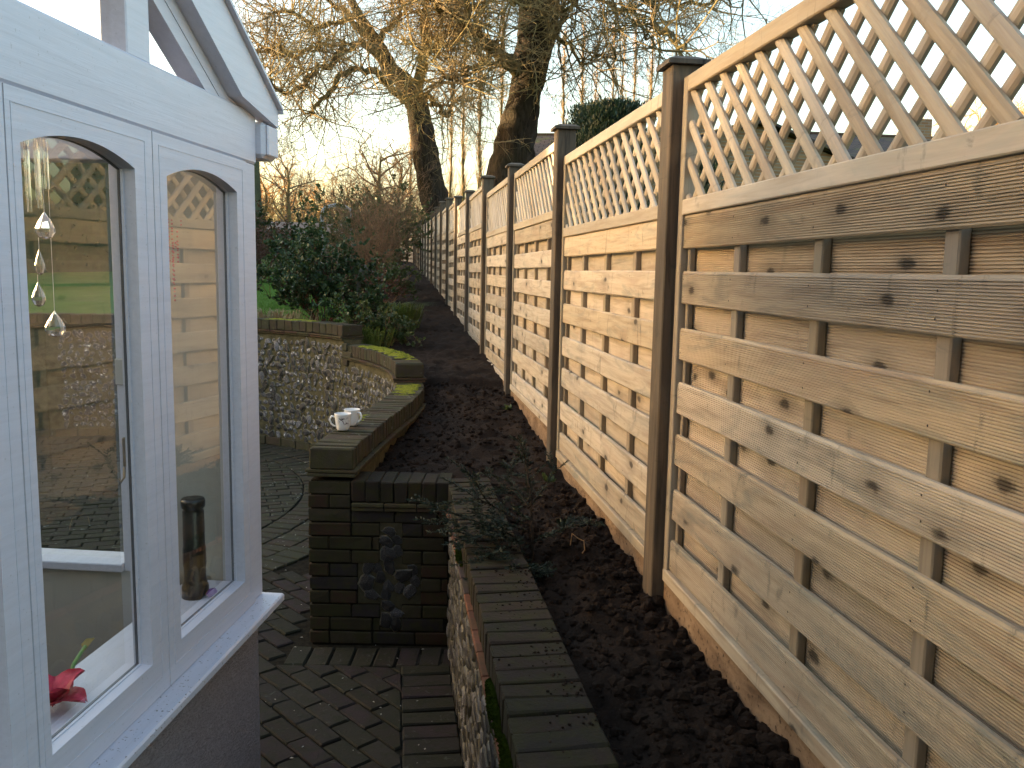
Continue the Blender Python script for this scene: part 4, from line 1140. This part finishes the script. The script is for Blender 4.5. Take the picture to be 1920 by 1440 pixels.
def leaves(V, Fc, p, d, size, r, asp=.42):
    n = d.cross(Vector((r.gauss(0, 1), r.gauss(0, 1), r.gauss(0, 1))))
    if n.length < 1e-4: return
    n.normalize(); i = len(V)
    V += [p, p+d*size*.5+n*size*asp, p+d*size, p+d*size*.5-n*size*asp]; Fc.append((i, i+1, i+2, i+3))
M_ever = g_leaf('dark evergreen leaf', [(.010, .022, .010), (.028, .055, .018), (.06, .095, .03)])
M_olive = g_leaf('olive evergreen leaf', [(.03, .045, .015), (.06, .085, .025), (.10, .125, .04)])
M_conif = g_leaf('conifer foliage', [(.010, .02, .012), (.022, .042, .02), (.04, .065, .03)])
M_yew = g_leaf('yew needle', [(.006, .013, .008), (.014, .026, .014), (.04, .054, .034)], .65, .1)
M_fern = g_leaf('pale green grass', [(.05, .08, .015), (.11, .15, .03), (.22, .24, .07)])
M_dead = g_leaf('dead leaf brown', [(.05, .025, .018), (.10, .05, .032), (.16, .10, .06)])
M_hedge = g_leaf('hedge leaf', [(.012, .025, .01), (.03, .055, .018), (.05, .085, .025)])
def shrub(name, label, cat, base, rx, ry, hgt, nstem, nleaf, lsize, leafm, stemm, seed, lv=2, up=.75, kids=(4, 4), stem_r=.008, group=None, lean=(0, 0)):
    root = thing(name, label, cat, base, 0, group); rr = random.Random(seed); B = Br(seed)
    for k in range(nstem):
        a = rr.uniform(0, 6.28); q = rr.uniform(.2, 1)
        d = Vector((math.cos(a)*q*rx+lean[0], math.sin(a)*q*ry+lean[1], hgt*rr.uniform(.6, 1)*up)); L = d.length
        B.grow(Vector((math.cos(a)*.12*rx, math.sin(a)*.12*ry, 0)), d, L, stem_r, lv, 5, 0, .28, kids, .75, .48, .08)
    ob('stems', mk('stems', *tubes(B.P), stemm), root)
    if nleaf:
        V = []; Fc = []; tips = [pl for pl in B.P]
        for k in range(nleaf):
            pl = rr.choice(tips)[0]; i = rr.randrange(max(1, len(pl)//2), len(pl)); p = pl[i].lerp(pl[i-1], rr.random())
            d = (pl[i]-pl[i-1]).normalized()*.5+Vector((rr.gauss(0, .6), rr.gauss(0, .6), rr.gauss(.25, .5))); d.normalize()
            leaves(V, Fc, p, d, lsize*rr.uniform(.6, 1.3), rr)
        ob('foliage', mk('foliage', V, Fc, leafm), root)
    return root
def gp(u, y, dz=0): p = at(u, 500, y); return (p.x, y, gh(y)+dz)
shrub('evergreen_shrub', 'dark evergreen shrub sprawling over the upper garden wall', 'shrub', gp(606, 10.9), .70, .6, 1.2, 26, 9000, .045, M_ever, M_rtwig, 401)
shrub('evergreen_shrub', 'dark leafy shrub leaning left in front of the lawn', 'shrub', gp(575, 12.8), .45, .5, 1.1, 16, 4500, .045, M_ever, M_rtwig, 402)
shrub('twiggy_shrub', 'tall bare brown twiggy shrub in the middle of the garden', 'shrub', gp(700, 14.5), .62, .55, 2.0, 46, 0, .03, M_dead, M_btwig, 403, lv=3, up=.9, kids=(5, 4, 4), stem_r=.009)
shrub('olive_shrub', 'tall olive green shrub behind the bare twiggy one', 'shrub', gp(700, 18), .85, .7, 2.3, 26, 9000, .06, M_olive, M_dtwig, 404)
shrub('red_shrub', 'low dark red twiggy shrub between evergreen and bare shrub', 'shrub', gp(680, 11.8), .4, .4, .85, 30, 1400, .03, M_dead, M_rtwig, 405, lv=2)
shrub('red_shrub', 'maroon twiggy shrub at the far left beside the conservatory', 'shrub', gp(478, 20), .7, .6, 1.7, 26, 2500, .05, M_dead, M_rtwig, 406)
shrub('leafy_shrub', 'low green shrub at the soil edge behind the stepped coping', 'shrub', gp(725, 9.0), .36, .36, .42, 18, 3000, .035, M_olive, M_btwig, 407)
shrub('leafy_shrub', 'dark low shrub between upper coping and soil bed', 'shrub', gp(680, 9.7), .45, .4, .6, 18, 3600, .04, M_ever, M_rtwig, 408)
shrub('leafy_shrub', 'green shrub edging the soil farther up the bed', 'shrub', gp(728, 14.0), .42, .6, .7, 18, 3200, .045, M_olive, M_btwig, 409)
shrub('evergreen_shrub', 'ivy-dark evergreen at the far end of the soil bed', 'shrub', gp(690, 26), .8, 1.0, 2.1, 22, 6500, .08, M_ever, M_dtwig, 410)
shrub('evergreen_shrub', 'far rounded evergreen left of the white garden arch', 'shrub', gp(560, 27), 1.6, 1.0, 1.5, 22, 6000, .08, M_hedge, M_dtwig, 411)
shrub('twiggy_shrub', 'far brown twiggy bush above the dark evergreen', 'shrub', gp(640, 22), .8, .7, 1.6, 34, 0, .03, M_dead, M_btwig, 412, lv=3, kids=(4, 4, 3))
shrub('evergreen_shrub', 'far dark bush at the back of the lawn', 'shrub', gp(505, 30), 1.6, 1.0, 1.8, 18, 5000, .08, M_hedge, M_dtwig, 413)
def tuft_grass(name, label, base, n, L, mat, seed, spread=.25):
    root = thing(name, label, 'plant', base); rr = random.Random(seed); V = []; Fc = []
    for k in range(n):
        a = rr.uniform(0, 6.28); q = rr.random()*spread; p = Vector((math.cos(a)*q, math.sin(a)*q, -.02)); l = L*rr.uniform(.5, 1.1)
        o = Vector((math.cos(a+rr.gauss(0, .5)), math.sin(a+rr.gauss(0, .5)), 0)); w = Vector((-o.y, o.x, 0))*.004*rr.uniform(.6, 1.3)
        i = len(V); m_ = p+o*l*.25+Vector((0, 0, l*.7)); e = p+o*l*.7+Vector((0, 0, l*.75))
        V += [p-w, p+w, m_+w, m_-w, e]; Fc += [(i, i+1, i+2, i+3), (i+3, i+2, i+4)]
    ob('blades', mk('blades', V, Fc, mat), root); return root
tuft_grass('grass_clump', 'pale green grassy clump spilling onto the soil beside the shrubs', gp(742, 10.6), 900, .42, M_fern, 501, .28)
tuft_grass('grass_clump', 'dry straw-coloured grass behind the upper coping by the lawn', gp(505, 9.9), 700, .35, g_leaf('straw', [(.10, .075, .04), (.2, .15, .08), (.3, .24, .14)]), 502, .5)
tuft_grass('grass_clump', 'thin strappy leaves behind the step in the curved coping', gp(700, 8.75), 160, .34, M_fern, 503, .2)
# grass blades on the near lawn
rr = random.Random(77); V = []; Fc = []
for k in range(16000):
    y = 10.2+rr.random()**1.6*15; u = rr.uniform(470, 640); p = at(u, 500, y); p = Vector((p.x, y, gh(y)-.02+.05*mnoise.noise((p.x*.4, y*.4, 0))))
    l = rr.uniform(.03, .07); i = len(V); o = Vector((rr.gauss(0, .02), rr.gauss(0, .02), l)); V += [p+Vector((-.004, 0, 0)), p+Vector((.004, 0, 0)), p+o]; Fc.append((i, i+1, i+2))
tag(ob('lawn_grass', mk('lawn_grass', V, Fc, g_leaf('lawn blade', [(.05, .11, .015), (.09, .19, .025), (.13, .25, .035)]))), 'bright green lawn grass beyond the upper wall', 'grass', kind='stuff')

# young yew in the soil bed
yw = Vector((.09, 3.18, soilh(.09, 3.18)))
root = thing('yew_sapling', 'young dark yew with feathery needled sprays leaning over the coping', 'shrub', yw)
rr = random.Random(9); V = []; Fc = []; B = Br(9)
def spray(p, d, L, lv):
    pts = [p.copy()]; q = p.copy(); d = d.normalized(); n = 7
    for i in range(n):
        d = (d+Vector((rr.gauss(0, .08), rr.gauss(0, .08), rr.gauss(-.02, .06)))).normalized(); q = q+d*L/n; pts.append(q.copy())
    B.P.append((pts, [max(.0007, .0035*(1-.8*i/n)*(.5+.5*lv)) for i in range(n+1)], 4))
    for i in range(int(L/.0016)):
        t = rr.uniform(.05, 1)*n; a = int(min(t, n-1)); bp = pts[a].lerp(pts[a+1], t-a); bd = (pts[a+1]-pts[a]).normalized()
        sd_ = bd.cross(Vector((0, 0, 1))).normalized()*(1 if i % 2 else -1)
        nd = (bd*.55+sd_*.75+Vector((0, 0, rr.gauss(.12, .28)))).normalized()
        leaves(V, Fc, bp, nd, rr.uniform(.013, .024), rr, .10)
    if lv > 0:
        for k in range(5 if lv > 1 else 3):
            t = rr.uniform(.2, .95)*n; a = int(t); bp = pts[a].lerp(pts[a+1], t-a); bd = (pts[a+1]-pts[a]).normalized()
            sd_ = bd.cross(Vector((0, 0, 1))).normalized()*(1 if k % 2 else -1)
            spray(bp, bd*.6+sd_*.7+Vector((0, 0, rr.gauss(.05, .2))), L*rr.uniform(.35, .55), lv-1)
main = [Vector((0, 0, -.03)), Vector((.0, .05, .12)), Vector((-.01, .10, .25)), Vector((-.03, .14, .37))]
B.P.append((main, [.007, .006, .004, .002], 6))
def W(u, v, y): return at(u, v, y)-yw
for (u, v, y, h) in [(830, 990, 3.15, .06), (840, 940, 3.3, .10), (850, 905, 3.5, .16), (880, 1040, 3.0, .05), (930, 880, 3.5, .22), (990, 850, 3.4, .27), (1045, 880, 3.3, .22), (905, 1000, 3.1, .10), (900, 960, 3.25, .14), (960, 940, 3.2, .18), (1000, 905, 3.3, .24), (950, 1070, 2.98, .05), (1080, 960, 3.2, .1), (1005, 1090, 2.95, .03)]:
    t = min(1, h/.37); p = main[0].lerp(main[3], t); d = W(u, v, y)-p; spray(p, d, d.length, 2 if d.length > .2 else 1)
spray(main[3], Vector((-.05, .05, .3)), .12, 1)
ob('stems', mk('stems', *tubes(B.P), M_bark, True), root); ob('needles', mk('needles', V, Fc, M_yew), root)
def seedling(label, x, y, n, L, mat, seed):
    root = thing('seedling', label, 'plant', (x, y, soilh(x, y)-.005), 0); rr = random.Random(seed); V = []; Fc = []
    for k in range(n):
        a = rr.uniform(0, 6.28); d = Vector((math.cos(a), math.sin(a), rr.uniform(.4, 1.6))).normalized(); leaves(V, Fc, d*.008, d, L*rr.uniform(.6, 1.2), rr, .2)
    ob('foliage', mk('foliage', V, Fc, mat), root)
seedling('little green weed in the soil below the third post', -.02, 5.95, 16, .05, M_olive, 601)
seedling('small weed by the gravel board below the second panel', .20, 4.25, 16, .06, M_olive, 602)
seedling('tiny sprig in the soil left of the nearest post', .22, 3.5, 12, .05, M_yew, 603)
t = thing('dry_stalk', 'thin curled pale dry stalk lying on the soil by the yew', 'stalk', (.27, 3.25, soilh(.27, 3.25)+.012))
ob('stem', mk('stem', *tubes([([Vector((-.03, .02, .0)), Vector((-.025, .015, .05)), Vector((0, 0, .035)), Vector((.02, -.015, .03)), Vector((.022, -.03, .0)), Vector((.012, -.045, -.008))], [.0022]*6, 5)]), simple('pale dry stalk', (.38, .22, .10), .8)), t)
# fallen leaf litter and chippings on the patio
rr = random.Random(5); V = []; Fc = []
for k in range(260):
    x = rr.uniform(-2.3, -.2); y = rr.uniform(2.8, 8.2)
    if x > bx_(y)+.2 and y < 4.2: continue
    s = rr.uniform(.003, .009); a = rr.uniform(0, 6.28); i = len(V); z = .008
    V += [Vector((x+s*math.cos(a), y+s*math.sin(a), z)), Vector((x-s*math.sin(a)*.6, y+s*math.cos(a)*.6, z+.002)), Vector((x-s*math.cos(a), y-s*math.sin(a), z)), Vector((x+s*math.sin(a)*.5, y-s*math.cos(a)*.5, z+.002))]; Fc.append((i, i+1, i+2, i+3))
tag(ob('litter', mk('litter', V, Fc, simple('pale chips', (.28, .26, .22), .9))), 'pale chips and scraps of leaf scattered over the paving', 'litter', kind='stuff')

# conifer and houses behind the fence
def conifer(label, u, vt, y, rx, seed, n=26000, ls=.085):
    t = at(u, vt, y); g0 = gh(y); Ht = t.z-g0; root = thing('conifer', label, 'tree', (t.x, y, g0)); rr = random.Random(seed); V = []; Fc = []
    ob('trunk', mk('trunk', *tubes([([Vector((0, 0, -.2)), Vector((0, 0, Ht*.9))], [.15, .03], 8)]), M_bark), root)
    sp = [(rr.uniform(0, 6.28), rr.uniform(.2, .92), rr.uniform(.5, 1)) for _ in range(60)]
    for k in range(n):
        a, q, w = rr.choice(sp); h0 = q*Ht; r0 = rx*w*(1-.75*q**2); f = rr.random()
        c = Vector((math.cos(a)*r0*.7, math.sin(a)*r0*.7, h0)); p = c+Vector((rr.gauss(0, .18), rr.gauss(0, .18), rr.uniform(-.4, .55)*(1-f)+f*.5))*(.55+.45*w)
        if p.z > Ht: p.z = Ht-rr.random()*.3
        d = Vector((math.cos(a)*.3+rr.gauss(0, .3), math.sin(a)*.3+rr.gauss(0, .3), 1)).normalized(); leaves(V, Fc, p, d, ls*rr.uniform(.6, 1.3), rr, .16)
    ob('foliage', mk('foliage', V, Fc, M_conif), root)
conifer('dense dark conifer rising behind the second fence panel', 1150, 198, 15, .78, 701)
conifer('narrower dark conifer left of the dense one behind the fence', 1108, 205, 16, .42, 702, 12000)
conifer('small dark conifer glimpsed through the nearest trellis', 1310, 300, 12, .5, 703, 4000)
def g_roof():
    g = G('old roof tiles', .9, .2); v = g.coord()
    br = g.n('TexBrick', {'Vector': v, 'Color1': (.085, .06, .05, 1), 'Color2': (.05, .042, .042, 1), 'Mortar': (.012, .01, .01, 1), 'Scale': 1.0, 'Mortar Size': .012, 'Brick Width': .27, 'Row Height': .2})
    m2 = g.noise(v, 3, 5, .7); c = g.mix(g.ramp(m2, [(.52, 0.0), (.66, .8)]), br, (.09, .095, .03))
    return g.color(c).bump(g.n('TexBrick', {'Vector': v, 'Scale': 1.0, 'Mortar Size': .02, 'Brick Width': .27, 'Row Height': .2}, out=1), -.6, .03).m
M_roof = g_roof()
def g_wallbrick():
    g = G('house brick', .9, .1); v = g.n('Mapping', {'Vector': g.coord(), 'Rotation': (PI/2, 0, 0)})
    br = g.n('TexBrick', {'Vector': v, 'Color1': (.30, .19, .10, 1), 'Color2': (.24, .13, .07, 1), 'Mortar': (.25, .22, .17, 1), 'Scale': 1.0, 'Mortar Size': .01, 'Brick Width': .225, 'Row Height': .075})
    return g.color(br).m
M_hbrick = g_wallbrick()
def house(label, u, y, ridge_v, eave_v, w, dpt, rz, gable_front=False):
    c = at(u, ridge_v, y); e = at(u, eave_v, y); g0 = gh(y)-.2; root = thing('brick_house', label, 'house', (c.x, y, g0), rz)
    zr_, ze = c.z-g0, e.z-g0
    V = [(-w/2, -dpt/2, 0), (w/2, -dpt/2, 0), (w/2, dpt/2, 0), (-w/2, dpt/2, 0), (-w/2, -dpt/2, ze), (w/2, -dpt/2, ze), (w/2, dpt/2, ze), (-w/2, dpt/2, ze), (-w/2, 0, zr_), (w/2, 0, zr_)]
    Fc = [(0, 1, 5, 4), (2, 3, 7, 6), (1, 2, 6, 9, 5), (3, 0, 4, 8, 7)]
    ob('wall', mk('wall', V, Fc, M_hbrick), root)
    sl_ = math.hypot(dpt/2+.25, (zr_-ze)*(dpt/2+.25)/(dpt/2)); an = math.atan2(zr_-ze, dpt/2)
    for s in (-1, 1):
        V, Fc = bevbox(-w/2-.2, w/2+.2, -sl_, 0, 0, .06, .005)
        r_ = ob('roof', mk('roof', V, Fc, M_roof), root, (0, 0, zr_+.03), (an if s < 0 else an, 0, 0 if s < 0 else PI))
    V, Fc = tubes([([Vector((-w/2-.2, 0, zr_+.05)), Vector((w/2+.2, 0, zr_+.05))], [.1, .1], 8)]); ob('ridge_tiles', mk('ridge_tiles', V, Fc, M_tiled), root)
    V, Fc = bevbox(w*.12, w*.12+.55, -.28, .28, zr_-.3, zr_+.55, .01); ob('chimney', mk('chimney', V, Fc, M_hbrick), root)
    for x in (-w*.25, w*.2):
        V, Fc = bevbox(x-.5, x+.5, -dpt/2-.03, -dpt/2+.02, ze-1.6, ze-.5, .01); wd = ob('window', mk('window', V, Fc, M_white), root)
        V, Fc = bevbox(x-.44, x+.44, -dpt/2-.036, -dpt/2-.031, ze-1.54, ze-.56, .001); ob('pane', mk('pane', V, Fc, M_black), wd)
house('brick house with a brown tiled roof glimpsed through the nearest trellis', 1330, 21, 258, 330, 4.0, 6.5, PI/2+.35)
house('slate roofed bungalow behind the nearest trellis rail', 1640, 24, 262, 330, 7.5, 6, .12)
house('house with a mossy tiled roof between the oak trunk and second post', 1190, 30, 258, 345, 6.6, 7, -.12)
# white garden arch and shed roof at the end of the lawn
t = thing('garden_arch', 'white painted garden arch standing among the far shrubs', 'garden arch', gp(632, 24, -.15)); t.scale = (.8, .8, .92)
mb = MB(); M_wh2 = simple('weathered white paint', (.36, .39, .43), .7)
for x in (-.5, .5):
    mb = MB(); mb.box(x-.05, x+.05, -.05, .05, -.3, 1.95, bev=.006); mb.build('post', M_wh2, t)
pts = [Vector((-.5, 0, 1.93)), Vector((-.42, 0, 2.12)), Vector((0, 0, 2.22)), Vector((.42, 0, 2.12)), Vector((.5, 0, 1.93))]
ob('arch', mk('arch', *tubes([(noisy(pts, 3, 0), [.055]*16, 6)]), M_wh2), t)
t = thing('shed', 'low brown shed roof beyond the garden arch', 'shed', gp(592, 36, -.35), .1)
mb = MB(); mb.box(-1.6, 1.6, -1.2, 1.2, -.2, 1.5); mb.build('wall', simple('grey shed boards', (.22, .2, .18), .9), t)
V = [(-1.8, -1.4, 1.48), (1.8, -1.4, 1.48), (1.8, 0, 1.95), (-1.8, 0, 1.95), (1.8, 1.4, 1.48), (-1.8, 1.4, 1.48), (-1.8, -1.4, 1.43), (1.8, -1.4, 1.43), (1.8, 1.4, 1.43), (-1.8, 1.4, 1.43)]
ob('roof', mk('roof', V, [(0, 1, 2, 3), (3, 2, 4, 5), (6, 7, 1, 0), (8, 9, 5, 4), (7, 8, 4, 2, 1), (9, 6, 0, 3, 5)], simple('grey felt', (.15, .12, .105), .9)), t)
# weathered branch stump ornament among the shrubs
t = thing('stump', 'forked grey weathered branch stub poking up among the dark shrubs', 'stump', gp(676, 11.0))
ob('stub', mk('stub', *tubes([([Vector((-.05, 0, 0)), Vector((-.02, 0, .5)), Vector((.01, 0, .66)), Vector((.07, 0, .74))], [.035, .032, .036, .015], 8), ([Vector((.0, 0, .62)), Vector((.03, -.02, .70)), Vector((.10, -.02, .70))], [.028, .022, .01], 7)]), simple('grey weathered wood', (.16, .15, .13), .9)), t)

# unseen hedges added on the left to keep low sun off the garden
def hedge(label, y0, y1, x, hgt, seed):
    root = thing('hedge', label, 'hedge', (x, (y0+y1)/2, gh((y0+y1)/2)-.3), 0, 'boundary hedges'); L = y1-y0
    V, Fc = grid(7, 5, lambda a, b: (0, 0, 0)); V = []; Fc = []
    nx = max(3, int(L/.5)); prof = [(-.7, 0), (-.75, hgt*.5), (-.6, hgt*.95), (0, hgt), (.6, hgt*.95), (.75, hgt*.5), (.7, 0)]
    for i in range(nx+1):
        for (px, pz) in prof:
            yy = -L/2+L*i/nx; V.append((px+.15*mnoise.noise((px*2, yy, pz)), yy, pz+.12*mnoise.noise((yy*1.3, px, seed))))
    k = len(prof)
    for i in range(nx):
        for j in range(k-1): Fc.append((i*k+j, (i+1)*k+j, (i+1)*k+j+1, i*k+j+1))
    Fc += [tuple(range(k)), tuple(range(nx*k+k-1, nx*k-1, -1))]
    ob('core', mk('core', V, Fc, M_hedge), root)
    rr = random.Random(seed); LV = []; LF = []
    for q in range(int(L*120)):
        j = rr.randrange(k-1); p = Vector((prof[j][0], 0, prof[j][1])).lerp(Vector((prof[j+1][0], 0, prof[j+1][1])), rr.random()); p.y = rr.uniform(-L/2, L/2)
        d = Vector((p.x, rr.gauss(0, .4), rr.gauss(.3, .5))).normalized(); leaves(LV, LF, p, d, rr.uniform(.08, .16), rr)
    ob('foliage', mk('foliage', LV, LF, M_hedge), root)
    return root
hedge('tall unseen hedge added on the left as a sun block, nearer stretch', -6, 8.25, -20, 4.0, 801)
hedge('tall unseen hedge added on the left as a sun block, middle stretch', 8.80, 15.3, -20, 4.0, 802)
hedge('lower dip in the added hedge letting a sun spot through, nearer one', 8.27, 8.78, -20, 3.2, 806)  # dips shaped so the low sun makes small spots on the fence
hedge('lower dip in the added hedge letting a sun spot through, farther one', 15.32, 15.98, -20, 2.75, 807)
hedge('tall unseen hedge added on the left as a sun block, far stretch', 16.0, 62, -20, 4.0, 803)
def hedge2(label, p, q, hgt, seed):
    h_ = hedge(label, 0, (Vector(q)-Vector(p)).length, 0, hgt, seed)
    m_ = (Vector(p)+Vector(q))/2; h_.location = (m_.x, m_.y, gh(m_.y)-.2); d = Vector(q)-Vector(p); h_.rotation_euler = (0, 0, math.atan2(d.y, d.x)-PI/2); return h_
hedge2('clipped hedge along the left of the lawn, nearer half', (-17, 10.5, 0), (-15.75, 13.8, 0), 4.4, 804)
hedge2('clipped hedge along the left of the lawn, farther half', (-15.3, 15.0, 0), (-9.6, 31, 0), 4.6, 805)  # gap between the two halves left for sun to reach the fence
# the house the conservatory belongs to, behind the photographer
mh = thing('main_house', 'brick house that the white conservatory is attached to', 'house', (-3.6, -4.6, 0), .0)
mb = MB(); mb.box(-4.2, 4.1, -3.0, 2.6, -.1, 5.2); mb.build('wall', M_hbrick, mh)
V = [(-4.5, -3.3, 5.15), (4.4, -3.3, 5.15), (4.4, 2.9, 5.15), (-4.5, 2.9, 5.15), (-4.5, -.2, 7.6), (4.4, -.2, 7.6)]
ob('roof', mk('roof', V, [(0, 1, 5, 4), (2, 3, 4, 5), (1, 2, 5), (3, 0, 4), (0, 3, 2, 1)], M_roof), mh)
V, Fc = bevbox(2.2, 3.1, 2.55, 2.64, 0, 2.05, .01); dd = ob('door', mk('door', V, Fc, M_white), mh)
V, Fc = lathe([(.0005, 0), (.02, 0), (.026, .03), (.0005, .045)], 12); ob('handle', mk('handle', V, Fc, M_brass, True), dd, (2.3, 2.64, 1.0), (-PI/2, 0, 0))
for x in (-2.5, .2):
    V, Fc = bevbox(x, x+1.2, 2.58, 2.63, 3.2, 4.4, .01); wd = ob('window', mk('window', V, Fc, M_white), mh)
    V, Fc = bevbox(x+.07, x+1.13, 2.632, 2.637, 3.27, 4.33, .001); ob('pane', mk('pane', V, Fc, M_black), wd)
print('objects', len(bpy.data.objects))
